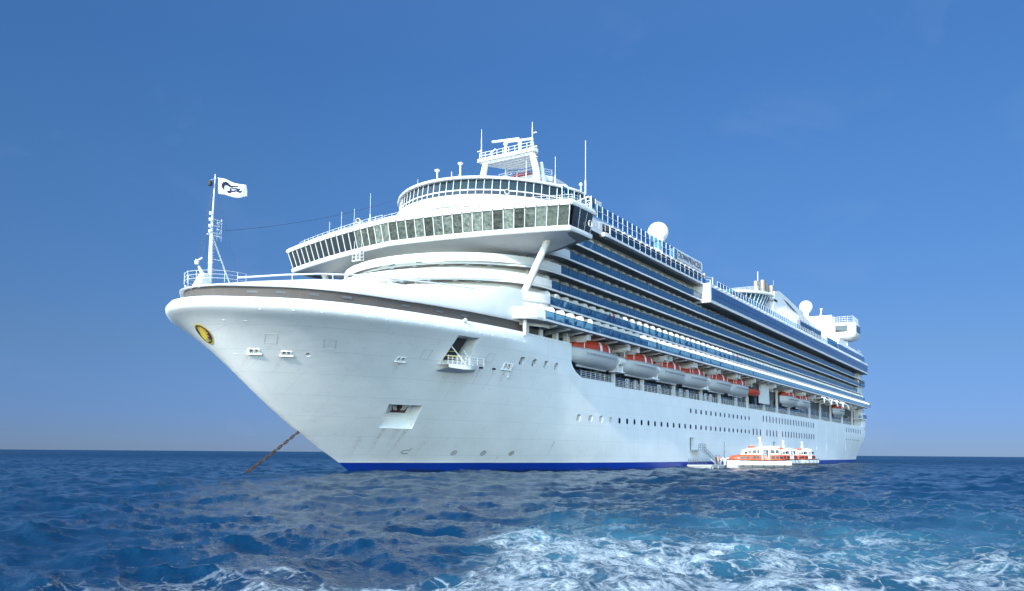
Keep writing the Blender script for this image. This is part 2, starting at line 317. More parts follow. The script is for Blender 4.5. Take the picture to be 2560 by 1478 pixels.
def make_sea():
    # polar sheet round the boat the picture was taken from, dense near by, out to the horizon
    fine = np.arange(-56, 56.001, .105); co = np.arange(60, 301, 5.); az = np.radians(np.concatenate([fine, co]))
    rad = np.concatenate([[.5, 2.], 4 * 1.0088 ** np.arange(0, 600)]); rad = rad[rad < 650]
    rad = np.concatenate([rad, 650 * 1.09 ** np.arange(0, 56)])
    A, D = np.meshgrid(az, rad)
    r0 = D * np.sin(A); f0 = D * np.cos(A)
    x = CAM_POS.x + c_right.x * r0 + c_ahead.x * f0; y = CAM_POS.y + c_right.y * r0 + c_ahead.y * f0
    z = np.zeros_like(x); X = x.copy(); Y = y.copy()
    wind = math.atan2(c_right.y, c_right.x) + .9
    for (N, L, lp, small, rms, seed, ch, far0, far1, rot) in ((256, 71., 2.2, .12, .140, 3, 1.0, 250, 1500, 0.), (256, 23., .75, .05, .058, 5, 1.0, 80, 360, .5), (256, 7.3, .24, .02, .017, 8, .9, 25, 95, -.4)):
        h, dx, dy, L = tile(N, L, wind, lp, small, rms, seed, ch)
        cr, sr = math.cos(rot), math.sin(rot); u = x * cr + y * sr; v = -x * sr + y * cr
        w = 1 - sst(far0, far1, D)
        z += sample(h, L, u, v) * w; a = sample(dx, L, u, v) * w; b = sample(dy, L, u, v) * w
        X += a * cr - b * sr; Y += a * sr + b * cr
    # churned water thrown up by the boat: patches of foam and aerated turquoise water
    n1, _, _, L1 = tile(256, 37., 0, 3.0, .3, 1., 21, 0); n2, _, _, L2 = tile(256, 11., 1., 1.0, .05, 1., 22, 0)
    na = sample(n1, L1, x, y); nb = sample(n2, L2, x, y)
    rl = np.interp(f0, [0, 16, 20, 34, 60], [-5.6, -4.5, -2.4, -.3, 1.])           # left rim of the wake
    core = sst(-1.3, 1.6, r0 - rl + na * .55 + nb * .25) * (1 - .92 * sst(24, 40, f0 + na * 2.2 + nb * 1.)) * (1 - sst(44, 60, f0))
    core *= 1 - .42 * sst(8, 14, r0 + 1.5 * na)
    thin = sst(2, 8, r0 + na) * sst(30, 36, f0) * (1 - sst(48, 72, f0 + 5 * na)) * .42
    crest = (1 - sst(16.8, 19.2, f0 + nb * .6 + .12 * np.abs(r0 + 5))) * sst(-10.5, -8.6, r0) * np.clip(.6 + .55 * na, 0, 1) * .9
    band = .22 * sst(.3, .8, nb * .5 + na * .4 - .25) * (1 - sst(25, 60, D))
    foam = np.clip(np.maximum(np.maximum(core, thin), np.maximum(crest, band * .4)), 0, 1)
    aer = np.clip(core ** .6 * (.45 + .55 * sst(-.7, .9, na + .25)) * sst(-.5, 2.5, r0 - rl), 0, 1)
    S = -x; far = np.exp(-((Y - 27 + .3 * na) / 1.2) ** 2) * sst(176, 186, S) * (1 - sst(205, 230, S)) * .9
    ts = np.linspace(25, 292, 400); hb0 = np.interp(S, ts, [half_breadth(q, .05) for q in ts], left=0, right=0)
    lap = np.exp(-np.maximum(np.abs(Y) - hb0, 0) / (.35 + .25 * np.clip(na, -1, 1))) * (np.abs(Y) >= hb0 - .3) * sst(26.5, 28, S) * (1 - sst(283, 286, S)) * (.30 + .30 * np.clip(nb, 0, 2))
    foam = np.clip(np.maximum(np.maximum(foam, far), lap), 0, 1)
    z += core * (nb * .05 + na * .03)                                              # the churned patch is rougher
    nr, nc = x.shape
    me = bpy.data.meshes.new('sea')
    co = np.stack([X, Y, z], -1).reshape(-1, 3).astype(np.float32)
    i = np.arange(nr - 1)[:, None] * nc; k = np.arange(nc)[None, :]; k1 = (k + 1) % nc
    q = np.stack([i + k, i + k1, i + nc + k1, i + nc + k], -1).reshape(-1, 4)
    me.vertices.add(len(co)); me.vertices.foreach_set('co', co.ravel())
    me.loops.add(q.size); me.loops.foreach_set('vertex_index', q.ravel().astype(np.int32))
    me.polygons.add(len(q)); me.polygons.foreach_set('loop_start', (np.arange(len(q)) * 4).astype(np.int32))
    me.polygons.foreach_set('use_smooth', np.ones(len(q), bool))
    me.update(calc_edges=True)
    for nm, arr in (('foam', foam), ('aerated', aer)):
        at = me.attributes.new(nm, 'FLOAT', 'POINT'); at.data.foreach_set('value', arr.ravel().astype(np.float32))
    m = bpy.data.materials.new('sea_water'); m.use_nodes = True; t = m.node_tree; p = t.nodes['Principled BSDF']; nd = t.nodes.new
    def noise(scale, detail, vec, dist=0., rough=.55):
        n = nd('ShaderNodeTexNoise'); n.inputs['Scale'].default_value = scale; n.inputs['Detail'].default_value = detail
        n.inputs['Distortion'].default_value = dist; n.inputs['Roughness'].default_value = rough; t.links.new(vec, n.inputs['Vector']); return n.outputs['Fac']
    def math_(op, a, b=None, c=None, clamp=False):
        n = nd('ShaderNodeMath'); n.operation = op; n.use_clamp = clamp
        for i_, v_ in enumerate((a, b, c)):
            if v_ is None: continue
            if isinstance(v_, (int, float)): n.inputs[i_].default_value = v_
            else: t.links.new(v_, n.inputs[i_])
        return n.outputs[0]
    def rng(v_, a, b, c_, d):
        n = nd('ShaderNodeMapRange'); t.links.new(v_, n.inputs[0])
        for i_, w_ in enumerate((a, b, c_, d)): 
            if isinstance(w_, (int, float)): n.inputs[i_ + 1].default_value = w_
            else: t.links.new(w_, n.inputs[i_ + 1])
        return n.outputs[0]
    geo = nd('ShaderNodeNewGeometry'); pos = geo.outputs['Position']
    af = nd('ShaderNodeAttribute'); af.attribute_name = 'foam'; aa = nd('ShaderNodeAttribute'); aa.attribute_name = 'aerated'
    F, AE = af.outputs['Fac'], aa.outputs['Fac']
    # lacy foam: ridges of warped noise, a lower threshold where the water is more churned
    rot = nd('ShaderNodeMapping'); rot.inputs['Rotation'].default_value = (0, 0, -math.atan2(c_right.y, c_right.x)); t.links.new(pos, rot.inputs[0])
    st = nd('ShaderNodeMapping'); st.inputs['Scale'].default_value = (1., .8, 1.); t.links.new(rot.outputs[0], st.inputs[0]); sv = st.outputs[0]
    wn = nd('ShaderNodeTexNoise'); wn.inputs['Scale'].default_value = .9; wn.inputs['Detail'].default_value = 4; t.links.new(sv, wn.inputs['Vector'])
    wa = nd('ShaderNodeVectorMath'); wa.operation = 'MULTIPLY_ADD'; t.links.new(wn.outputs['Color'], wa.inputs[0]); wa.inputs[1].default_value = (1.5, 1.5, 0); t.links.new(sv, wa.inputs[2])
    def cells(scale):                     # distance to the rims of drifting foam cells
        v_ = nd('ShaderNodeTexVoronoi'); v_.feature = 'DISTANCE_TO_EDGE'; v_.inputs['Scale'].default_value = scale; t.links.new(wa.outputs[0], v_.inputs['Vector']); return v_.outputs['Distance']
    def ridge(scale, detail, dist_):
        n_ = noise(scale, detail, sv, dist_); return math_('SUBTRACT', 1., math_('ABSOLUTE', math_('MULTIPLY_ADD', n_, 2.6, -1.3)))
    r1, r2, r3, blob = ridge(.55, 9, 1.), ridge(1.7, 7, .7), ridge(4.2, 5, .5), noise(.9, 10, sv, 1.2, .68)
    comb = math_('ADD', math_('ADD', math_('MULTIPLY', r1, .40), math_('MULTIPLY', r3, .16)), math_('ADD', math_('MULTIPLY', r2, .26), math_('MULTIPLY', blob, .42)))
    th = rng(F, 0., 1., 1.20, .87)
    fm = rng(math_('SUBTRACT', math_('MULTIPLY_ADD', noise(7., 6, sv, .6, .65), .30, math_('SUBTRACT', comb, .15)), th), -.05, .22, 0., 1.)
    rim = math_('SUBTRACT', 1., math_('DIVIDE', cells(1.1), math_('ADD', math_('MULTIPLY', F, rng(blob, .40, .62, .0, .20)), .002)), clamp=True)
    fm = math_('MAXIMUM', fm, math_('MULTIPLY', math_('MULTIPLY', rim, math_('POWER', F, 1.6)), .6))
    fm = math_('MULTIPLY', math_('POWER', fm, 1.15), rng(F, .02, .2, 0., 1.), clamp=True)
    base = nd('ShaderNodeMix'); base.data_type = 'RGBA'; base.inputs[6].default_value = (.0017, .026, .064, 1); base.inputs[7].default_value = (.055, .17, .225, 1)
    t.links.new(math_('MULTIPLY', AE, rng(noise(.35, 5, sv, .5), .3, .7, .35, 1.)), base.inputs[0])
    mx = nd('ShaderNodeMix'); mx.data_type = 'RGBA'; mx.inputs[7].default_value = (.58, .63, .655, 1); t.links.new(base.outputs[2], mx.inputs[6]); t.links.new(fm, mx.inputs[0])
    t.links.new(mx.outputs[2], p.inputs['Base Color'])
    cd = nd('ShaderNodeCameraData')
    # distance from the boat (a fixed place), so far water with unresolved ripples looks rougher
    vm = nd('ShaderNodeVectorMath'); vm.operation = 'DISTANCE'; vm.inputs[1].default_value = CAM_POS; t.links.new(pos, vm.inputs[0]); dist = vm.outputs['Value']
    ro = rng(dist, 20., 400., .07, .34)
    mr = nd('ShaderNodeMix'); t.links.new(fm, mr.inputs[0]); t.links.new(ro, mr.inputs[2]); mr.inputs[3].default_value = .65; t.links.new(mr.outputs[0], p.inputs['Roughness'])
    p.inputs['IOR'].default_value = 1.333; p.inputs['Specular IOR Level'].default_value = .22
    b1 = nd('ShaderNodeBump'); b1.inputs['Distance'].default_value = .05; b1.inputs['Strength'].default_value = .8
    t.links.new(noise(6., 6, pos, .4), b1.inputs['Height'])
    b2 = nd('ShaderNodeBump'); b2.inputs['Distance'].default_value = .5; t.links.new(noise(.55, 5, pos, .3, .6), b2.inputs['Height']); t.links.new(rng(dist, 60., 400., 0., 1.4), b2.inputs['Strength'])
    t.links.new(b1.outputs[0], b2.inputs['Normal'])
    b3 = nd('ShaderNodeBump'); b3.inputs['Distance'].default_value = .10; b3.inputs['Strength'].default_value = .8; t.links.new(fm, b3.inputs['Height']); t.links.new(b2.outputs[0], b3.inputs['Normal'])
    t.links.new(b3.outputs[0], p.inputs['Normal'])
    me.materials.append(m)
    o = link('sea', me); tag(o, kind='structure')
make_sea()
del cam_d
# ------------------------------------------------------------------ the cruise ship
ship = thing('cruise_ship', 'huge white cruise ship at anchor with tiers of blue glass balconies', 'cruise ship', (-OX, 0, 0))
def hull_y(s, z): return half_breadth(s, z)
def hull_frame(s, z):                    # local frame on the port shell: T aft, V up the plating, N outward
    o = Vector((s, hull_y(s, z), z)); e = .25
    T = Vector((2 * e, hull_y(s + e, z) - hull_y(s - e, z), 0)).normalized()
    V = Vector((0, hull_y(s, z + e) - hull_y(s, z - e), 2 * e))
    V = (V - T * V.dot(T)).normalized(); N = V.cross(T)
    if N.y < 0: N = -N
    return o, T, V, N
def on_hull(s, z, off=0.): o, T, V, N = hull_frame(s, z); return o + N * off
def solid_from(mb, name):
    return link(name, mb.mesh(name, [M['hull']], conv=PL))
def build_hull():
    zs = [-3, -1.5, -.6, 0, .6, 1.25, 2, 3, 4, 5, 6, 7, 8, 9, 10, 11, 12, 13, 13.7, 14.4, 15, 15.6, 16.1, 16.5, 16.8, 17.05, 17.3, 17.55, 17.8, 18.05, 18.25, 18.42, 18.55, 18.65, 18.72]
    us = [0, .0008, .002, .004, .0065, .0095, .013, .0175, .0225, .028, .034, .041, .049, .058, .068, .08, .093, .107, .122, .138, .155, .173, .193, .215, .24, .27, .31, .36, .42, .48, .54, .6, .66, .72, .78, .83, .87, .9, .925, .945, .96, .972, .981, .988, .993, .9965, .9988, 1.0]
    rows = []
    for z in zs:
        zz = z
        st, en = lerp_table(STEM, z), stern_s(z)
        r = []
        for u in us:
            s = st + (en - st) * u; y = half_breadth(s, min(z, 18.71)) if 0 < u < 1 else (0 if u == 0 else half_breadth(s - .002, z))
            r.append((s, y, zz))
        rows.append(r)
    n = len(us); vs = []; fs = []
    for r in rows: vs += r
    P0 = len(vs)
    for r in rows: vs += [(s, -y, z) for s, y, z in r[1:]]
    pi = lambda i, k: i * n + k
    qi = lambda i, k: i * n if k == 0 else P0 + i * (n - 1) + k - 1
    m = len(rows)
    for i in range(m - 1):
        for k in range(n - 1):
            fs.append((pi(i, k), pi(i, k + 1), pi(i + 1, k + 1), pi(i + 1, k))); fs.append((qi(i, k), qi(i + 1, k), qi(i + 1, k + 1), qi(i, k + 1)))
        fs.append((pi(i, n - 1), qi(i, n - 1), qi(i + 1, n - 1), pi(i + 1, n - 1)))
    for i in (0, m - 1):
        for k in range(n - 1):
            f = [pi(i, k), pi(i, k + 1), qi(i, k + 1)] + ([qi(i, k)] if k else []); fs.append(tuple(f))
    mb = MB(); mb.add(vs, fs)
    return solid_from(mb, 'hull')
hull = build_hull()
# openings are cut out of the solid hull: boat-deck recess, anchor pocket, folded-down mooring door, fairleads, deep-set windows
cut = MB()
ring = [(54.7, 19.5), (54.7, 15.9), (55.2, 15.2), (56.2, 14.55), (57.8, 13.95), (69.4, 13.95), (69.4, 13.45), (283.5, 13.45), (283.5, 19.5)]
for y0, y1 in ((13.0, 22.0), (-22.0, -13.0)):
    a = [(s, y0, z) for s, z in ring]; b = [(s, y1, z) for s, z in ring]; k = len(ring)
    cut.add(a + b, [tuple(range(k - 1, -1, -1)), tuple(range(k, 2 * k))] + [(i, (i + 1) % k, k + (i + 1) % k, k + i) for i in range(k)])
def hull_cutter(quad, din, dout, taper=.0):
    cs, cz = sum(q[0] for q in quad) / 4, sum(q[1] for q in quad) / 4
    N = hull_frame(cs, cz)[3]; ins = []; out = []
    for s, z in quad:
        p = Vector((s, hull_y(s, z), z)); si, zi = s + (cs - s) * taper, z + (cz - z) * taper
        ins.append(Vector((si, hull_y(si, zi), zi)) - N * din); out.append(p + (p - ins[-1]).normalized() * dout)
    cut.add(ins + out, [(3, 2, 1, 0), (4, 5, 6, 7), (0, 1, 5, 4), (1, 2, 6, 5), (2, 3, 7, 6), (3, 0, 4, 7)])
hull_cutter([(26.9, 5.7), (31.0, 5.66), (30.25, 8.5), (25.9, 8.5)], 1.7, 2.5, .12)
hull_cutter([(28.75, 13.5), (32.6, 13.5), (32.3, 16.8), (28.75, 16.8)], 2.4, 2.)
CHOCKS = [(9.16, 13.55, 1.25, .62), (11.66, 13.44, 1.2, .58), (23.3, 13.55, 1.3, .58), (39.7, 13.98, 1.7, .8)]
for s, z, w, h in CHOCKS:
    fr = hull_frame(s, z)
    for sg in (-1, 1):
        o = fr[0] + fr[1] * sg * w * .24; T, V, N = fr[1:]
        c8 = [o + T * a * w * .15 + V * b * h * .40 + N * n for n in (-.9, .8) for a, b in ((-1, -1), (1, -1), (1, 1), (-1, 1))]
        cut.add(c8, [(3, 2, 1, 0), (4, 5, 6, 7), (0, 1, 5, 4), (1, 2, 6, 5), (2, 3, 7, 6), (3, 0, 4, 7)])
DEEP = [(42.1, 14.93), (44.9, 14.93), (47.7, 14.92), (50.4, 14.88), (58.6, 8.0), (61.7, 8.0), (64.8, 8.0), (67.9, 8.0)]
def rrect(w, h, r, n=4):
    pts = []
    for cx, cy, a0 in ((w / 2 - r, h / 2 - r, 0), (-w / 2 + r, h / 2 - r, 90), (-w / 2 + r, -h / 2 + r, 180), (w / 2 - r, -h / 2 + r, 270)):
        for i in range(n + 1): t = R(a0 + 90 * i / n); pts.append((cx + r * math.cos(t), cy + r * math.sin(t)))
    return pts
for s, z in DEEP:
    base = [(s + a, z + b) for a, b in rrect(1.0, 1.05, .33)]; k = len(base); yy = hull_y(s, z)
    a = [(p, yy - .75, q) for p, q in base]; b = [(p, yy + 1., q) for p, q in base]
    cut.add(a + b, [tuple(range(k - 1, -1, -1)), tuple(range(k, 2 * k))] + [(i, (i + 1) % k, k + (i + 1) % k, k + i) for i in range(k)])
for s, z in ((13.42, 13.39),):
    o, T, V, N = hull_frame(s, z); k = 14
    a = [o + T * .33 * math.cos(2 * math.pi * i / k) + V * .28 * math.sin(2 * math.pi * i / k) - N * .5 for i in range(k)]; b = [p + N * 1.2 for p in a]
    cut.add(a + b, [tuple(range(k - 1, -1, -1)), tuple(range(k, 2 * k))] + [(i, (i + 1) % k, k + (i + 1) % k, k + i) for i in range(k)])
for s0, s1, z0, z1 in ((102.5, 105.0, 3.62, 5.92), (160.8, 163.3, 3.62, 5.92)):
    cut.box(s0, s1, 16.4, 20, z0, z1)
cutter = solid_from(cut, 'cutter')
md = hull.modifiers.new('cut', 'BOOLEAN'); md.operation = 'DIFFERENCE'; md.object = cutter; md.solver = 'EXACT'; md.use_self = False
dg = bpy.context.evaluated_depsgraph_get()
me = bpy.data.meshes.new_from_object(hull.evaluated_get(dg)); hull.modifiers.clear(); hull.data = me
bpy.data.objects.remove(cutter)
me.polygons.foreach_set('use_smooth', [True] * len(me.polygons)); me.set_sharp_from_angle(angle=R(32))
hull.name = 'hull'; hull.parent = ship
RAW = lambda a, b, c: (a, b, c)
def HB(name, mb, mats, parent=hull, smooth=None): return mb.build(name, mats, parent, smooth=smooth)

# hull windows, each a frame with a pane
def window_mesh(w, h, r, depth=.05):
    mb = MB(); o = rrect(w, h, r); i = rrect(w - .07, h - .07, max(r - .035, .02)); k = len(o)
    ring_ = [(a, .0, b) for a, b in o], [(a, depth, b) for a, b in o], [(a, depth, b) for a, b in i], [(a, .015, b) for a, b in i]
    mb.grid([list(x) for x in ring_], 0, close=True)
    mb.add([(a, .018, b) for a, b in i], [tuple(range(k))], 1)
    return mb.mesh('hull_window', [M['hull'], M['hullglass']], conv=lambda s, y, z: (-s, y, z))
wm_small = window_mesh(.68, .93, .28); wm_tall = window_mesh(.64, 1.58, .26); wm_mini = window_mesh(.55, .62, .2)
for s, z in DEEP:
    link('hull_window', window_mesh(.96, 1.02, .32), hull, PL(s, hull_y(s, z) - .70, z))
def hull_window(me_, s, z): return link('hull_window', me_, hull, PL(s, hull_y(s, z) + .002, z))
for k in range(25): hull_window(wm_small, 70.9 + k * 2.9125, 8.0)
for k in range(14): hull_window(wm_small, 103.1 + k * 2.9125, 11.08)
for s in (144.1, 147.0, 149.9, 155.5, 158.4, 161.35, 164.3): hull_window(wm_tall, s, 8.08)
for k in range(13): hull_window(wm_tall, 170.1 + k * 2.88, 8.1)
for k in range(19): hull_window(wm_tall, 152.5 + k * 2.885, 11.47)
for k in range(9): hull_window(wm_tall, 252.7 + k * 3.2, 11.5)
for k in range(7): hull_window(wm_mini, 253.7 + k * 3.75, 8.3)
# anchor in its pocket
mb = MB(); o, T, V, N = hull_frame(28.4, 7.2)
mb.fbox((o - N * 1.55, T, V, N), -1.35, 1.35, -.55, .75, 0, .28); HB('anchor_pad', mb, M['hull'])
mb = MB(); fr = (o - N * 1.2, T, V, N)
mb.fbox(fr, -.12, .12, -.1, 1.3, 0, .3); mb.fbox(fr, -.28, .28, .35, .75, -.05, .22)
for sg in (-1, 1): mb.tube([fr[0] + V * -.15 + T * sg * .1 + N * .2, fr[0] + V * -.05 + T * sg * .85 + N * .25, fr[0] + V * .6 + T * sg * 1.05 + N * .2], [.14, .13, .05])
mb.fbox(fr, -1.0, 1.0, -.35, -.22, .0, .2); HB('anchor', mb, M['rust'])
# fairleads with sills
for s, z, w, h in CHOCKS:
    fr = hull_frame(s, z); mb = MB()
    mb.fbox(fr, -w * .62, w * .62, -h * .62, -h * .50, -.05, .18)
    for a in (-.46, -.06, .34): mb.fbox(fr, w * (a - .03) + .02, w * (a + .09) + .02, -h * .49, h * .52, -.05, .10)
    mb.fbox(fr, -w * .48, w * .48, h * .53, h * .60, -.05, .07)
    HB('mooring_fairlead', mb, M['hull'])
mb = MB(); fr = hull_frame(40.35, 13.6); mb.fbox(fr, .1, .28, -1.1, .85, -.05, .22); HB('hull_fender', mb, M['white'])
# flush hatch outlines and welded draught marks
def outline_on_hull(mb, quad, w=.035):
    for i in range(4):
        (s0, z0), (s1, z1) = quad[i], quad[(i + 1) % 4]
        mb.tube([on_hull(s0 + (s1 - s0) * j / 3, z0 + (z1 - z0) * j / 3, .004) for j in range(4)], w, 4)
for quad in ([(8.63, 15.26), (9.55, 15.26), (10.15, 14.39), (9.26, 14.39)], [(13.5, 15.0), (14.65, 15.0), (15.3, 14.1), (14.2, 14.1)], [(25.4, 14.9), (26.5, 14.9), (26.6, 13.9), (25.5, 13.9)], [(35.3, 15.3), (36.6, 15.3), (36.4, 14.3), (35.1, 14.3)]):
    mb = MB(); outline_on_hull(mb, quad, .022); HB('flush_hatch', mb, M['grey'])
def own(name, m, parent, fn):            # a piece that is a part of its own
    q = MB(); fn(q); return q.build(name, m, parent)
for s in (39.35, 43.77, 48.33):
    def thr(q, s=s):
        q.tube([on_hull(s + .345 * math.cos(t * math.pi / 10), 2.63 + .30 * math.sin(t * math.pi / 10), .01) for t in range(21)], .035, 4)
        q.tube([on_hull(s - .36, 2.63, .01), on_hull(s + .36, 2.63, .01)], .03, 4); q.tube([on_hull(s, 2.31, .01), on_hull(s, 2.95, .01)], .03, 4)
    own('thruster_mark', M['black'], hull, thr)
own('bulb_mark', M['black'], hull, lambda q: q.tube([on_hull(a, b, .01) for a, b in ((33.1, 3.15), (33.1, 2.9), (32.75, 2.95), (32.3, 2.85), (32.2, 2.65), (32.5, 2.5), (33.2, 2.5))], .035, 4))
for s, z in ((35.2, 13.49), (37.49, 13.52)):
    mb = MB(); mb.fbox(hull_frame(s, z), -.3, .3, -.12, .12, -.05, .03); HB('scupper', mb, M['black'])
# short weld beads and a row of studs under the knuckle
for pts in ([(4.9, 16.45), (6.4, 16.4)], [(8.1, 13.32), (9.0, 13.28)]): own('weld_bead', M['white'], hull, lambda q: q.tube([on_hull(a, b, .01) for a, b in pts], .03, 4))
for k in range(16): own('weld_stud', M['hull'], hull, lambda q: q.fbox(hull_frame(6.2 + k * 2.35, 17.42), -.06, .06, -.05, .05, -.02, .07))
ef = MB(); ef.box(-.17, .17, -.02, .13, -.1, .1); ef = ef.mesh('deck_edge_fitting', M['white'], conv=RAW)
for k in range(95): link('deck_edge_fitting', ef, hull, PL(72.2 + k * 2.2, 18.04, 13.27))
mb = MB(); mb.fbox(hull_frame(29.26, 18.0), -.2, .2, .5, .75, -.1, .35); mb.tube([on_hull(29.26, 18.5, .1), on_hull(29.26, 18.5, .5)], [.16, .22], 8); HB('deck_flood_light', mb, M['white'])
# vertical rubbing strips on the side
for s in (142.1, 166.5, 208, 222, 238, 250.5): own('rubbing_strip', M['white'], hull, lambda q: q.box(s - .05, s + .05, 18.03, 18.09, 4.2, 12.9))
for s in (102.5, 160.8): own('side_door_shade', M['black'], hull, lambda q: q.box(s + .02, s + 2.46, 17.2, 17.3, 3.64, 5.9))  # black panel painting the unlit inside of each open doorway
# rust weeping from the anchor pocket, fairleads and scuppers, running down the plating
def stain(s, z, ln, w, k_=1.0, drift=0.):
    mb = MB(); wear = []; rows = []
    for j in range(9):
        q = j / 8; row = []
        for i in range(5):
            a = (i / 4 - .5) * w * (1 - .55 * q); row.append(on_hull(s + a + drift * q, z - ln * q, .006)); wear.append(k_ * (1 - abs(i / 4 - .5) * 1.9) * (1 - q) ** .8)
        rows.append(row)
    mb.grid(rows); o_ = mb.build('rust_stain', M['stain'], hull, recalc=False); at = o_.data.attributes.new('wear', 'FLOAT', 'POINT'); at.data.foreach_set('value', wear)
for a in ((27.6, 5.6, 3.2, .9, .9, .8), (29.3, 5.6, 2.4, 1.2, .7, .6), (30.4, 5.6, 3.8, .7, .8, .5), (9.2, 13.1, 1.6, .8, .5, .5), (11.7, 13.0, 1.8, .8, .5, .5), (23.4, 13.1, 1.6, .9, .5, .3), (39.6, 13.2, 1.9, 1.1, .7, .1), (35.2, 13.3, 2.4, .35, .8, .1), (37.5, 13.3, 2.0, .35, .8, .1),
          (30.5, 12.6, 2.6, 1.8, .35, .2), (55.0, 4.4, 2.2, .5, .7, 0), (61.5, 3.2, 1.6, .5, .8, 0), (46.5, 2.2, 1.2, .5, .7, 0), (74, 7.2, 2.6, .5, .35, 0), (92, 7.3, 3, .5, .35, 0), (121, 7.2, 2.6, .5, .4, 0), (103.8, 3.5, 2.0, 1.6, .5, 0), (34, 4.2, 2.6, 1.2, .4, .3), (25.8, 4.6, 3.0, 1.0, .5, .9)): stain(*a)
# bow emblem on the nose of the stem: yellow rimmed oval with a rising sun, rays and green fronds
def nose(z, y):                           # distance aft at which the shell is |y| wide
    lo = lerp_table(STEM, z); hi = lo + 12
    for _ in range(30):
        m_ = (lo + hi) / 2
        if half_breadth(m_, z) < abs(y): lo = m_
        else: hi = m_
    return hi
def emblem():
    def P(a, b, off):                     # a runs down the stem, b round the nose to port
        z = 15.30 - a * .62 + b * .55; y = -.78 + b * 1.35 + a * .30
        p = Vector((nose(z, y), y, z)); q1 = Vector((nose(z + .15, y), y, z + .15)); q2 = Vector((nose(z, y + .15), y + .15, z))
        N = (q1 - p).cross(q2 - p).normalized()
        if N.x > 0: N = -N
        return p + N * off
    def patch(poly, off, m, name, par):
        mb = MB(); n = 7; cx = sum(p[0] for p in poly) / len(poly); cy = sum(p[1] for p in poly) / len(poly)
        c0 = P(cx, cy, off); rows = [[P(cx + (x - cx) * t / n, cy + (y - cy) * t / n, off) for x, y in poly] for t in range(1, n + 1)]
        mb.grid(rows, close=True); k = len(poly); mb.add([c0] + rows[0], [(0, i + 1, (i + 1) % k + 1) for i in range(k)])
        return mb.build(name, m, par, smooth=60)
    ell = lambda r: [(1.32 * r * math.cos(t * math.pi / 20), .86 * r * math.sin(t * math.pi / 20)) for t in range(40)]
    e = patch(ell(1.0), .03, M['yellow'], 'bow_emblem', hull)
    patch(ell(.90), .045, M['black'], 'emblem_field', hull)
    rot = lambda pts, cx=-.12, cy=-.02, an=-.62: [(cx + x * math.cos(an) - y * math.sin(an), cy + x * math.sin(an) + y * math.cos(an)) for x, y in pts]
    dome = lambda rx, ry, n=22: [(rx * math.cos(t * math.pi / n), ry * math.sin(t * math.pi / n)) for t in range(n + 1)]
    inside = lambda pts, k=.84: [(x / max(1, ((x / 1.32) ** 2 + (y / .86) ** 2) ** .5 / k), y / max(1, ((x / 1.32) ** 2 + (y / .86) ** 2) ** .5 / k)) for x, y in pts]
    patch(inside([(1.32 * math.cos(t), .86 * math.sin(t)) for t in [.1 + 3.9 * i / 24 for i in range(25)]], .82), .055, mat('emblem_purple', (.05, .02, .075), .5), 'emblem_sky', hull)
    star = [((.98 if t % 4 in (1, 2) else .72) * math.cos(math.pi * t / 40 * 1.35 - .3), (.76 if t % 4 in (1, 2) else .56) * math.sin(math.pi * t / 40 * 1.35 - .3)) for t in range(41)]
    patch(inside(rot(star), .80), .065, mat('emblem_orange', (.72, .44, .10), .5), 'emblem_ray', hull)
    patch(inside(rot([(.62 * math.cos(t * math.pi / 14), .44 * math.sin(t * math.pi / 14)) for t in range(28)]), .76), .075, M['yellow'], 'emblem_sun', hull)
    gm = mat('emblem_green', (.42, .50, .16), .5)
    for k in range(4):
        x = .42 + .16 * k; y = -.42 + .16 * k
        patch(inside([(x, y), (x + .09, y + .10), (x + .34 - .05 * k, y - .06), (x + .22, y - .15)], .82), .065, gm, 'emblem_frond', hull)
emblem()

# folded-down mooring platform with railing and stays
pf = MB(); n = 9; top = []; edge = []
for i in range(n + 1):
    s = 28.4 + 6.0 * i / n; w = 1.75 * min(1, (6.0 * (1 - i / n)) / 2.6) ** .8; zz = 13.38 - .1 * math.sin(math.pi * i / n) + .03 * i
    y = hull_y(s, 13.4); top.append((s, y - .3, zz)); edge.append((s, y + w, zz))
low = [(s, y + .02, z - .42 - .12 * math.sin(math.pi * i / n)) for i, (s, y, z) in enumerate(edge)]
lowin = [(s, y, z - .80) for (s, y, z) in top]
pf.grid([top, edge, low, lowin]); plat = pf.build('mooring_platform', M['white'], ship, smooth=40)
m_ = MB(); m_.add([(28.8, hull_y(28.8, z) - 1.15, z) for z in (13.55, 16.75)] + [(31.9, hull_y(31.9, z) - 1.6, z) for z in (16.75, 13.55)], [(0, 1, 2, 3)]); m_.build('mooring_shade', M['black'], hull)  # black sheet standing in for the shade inside the opening
rl = MB()
def rail_run(mb, pts, h, bars=3, r=.03, posts=True, rp=.03):
    for b in range(bars): mb.tube([(p[0], p[1], p[2] + h * (b + 1) / bars) for p in pts], r, 5)
    if posts:
        for p in pts: mb.tube([p, (p[0], p[1], p[2] + h)], rp, 5)
rail_run(rl, [(edge[i][0], edge[i][1] - .1, edge[i][2]) for i in range(0, 6)], 1.05)
rail_run(rl, [(31.6, hull_y(31.6, 13.4) + 1.6, 13.5), (33.0, hull_y(33, 13.4) + 1.55, 13.5), (34.2, hull_y(34, 13.4) + 1.5, 13.5)], .95)
rl.build('platform_railing', M['white'], plat)
for a, b in (((28.9, hull_y(28.9, 15.6) - .2, 15.55), edge[4]), ((30.9, hull_y(31, 15.6) - .3, 15.3), edge[6])):
    mb = MB(); mb.tube([a, b], .085, 8); mb.build('platform_stay', M['white'], plat, smooth=60)
mb = MB(); mb.tube([(29.4, 13.6, 13.5), (29.4, 13.6, 15.6)], .12); mb.tube([(28.9, 13.9, 14.6), (32, 14.6, 14.6)], .08); mb.tube([(28.9, 13.9, 15.1), (31, 14.3, 15.2)], .05)
mb.build('mooring_roller', M['yellow'], plat)

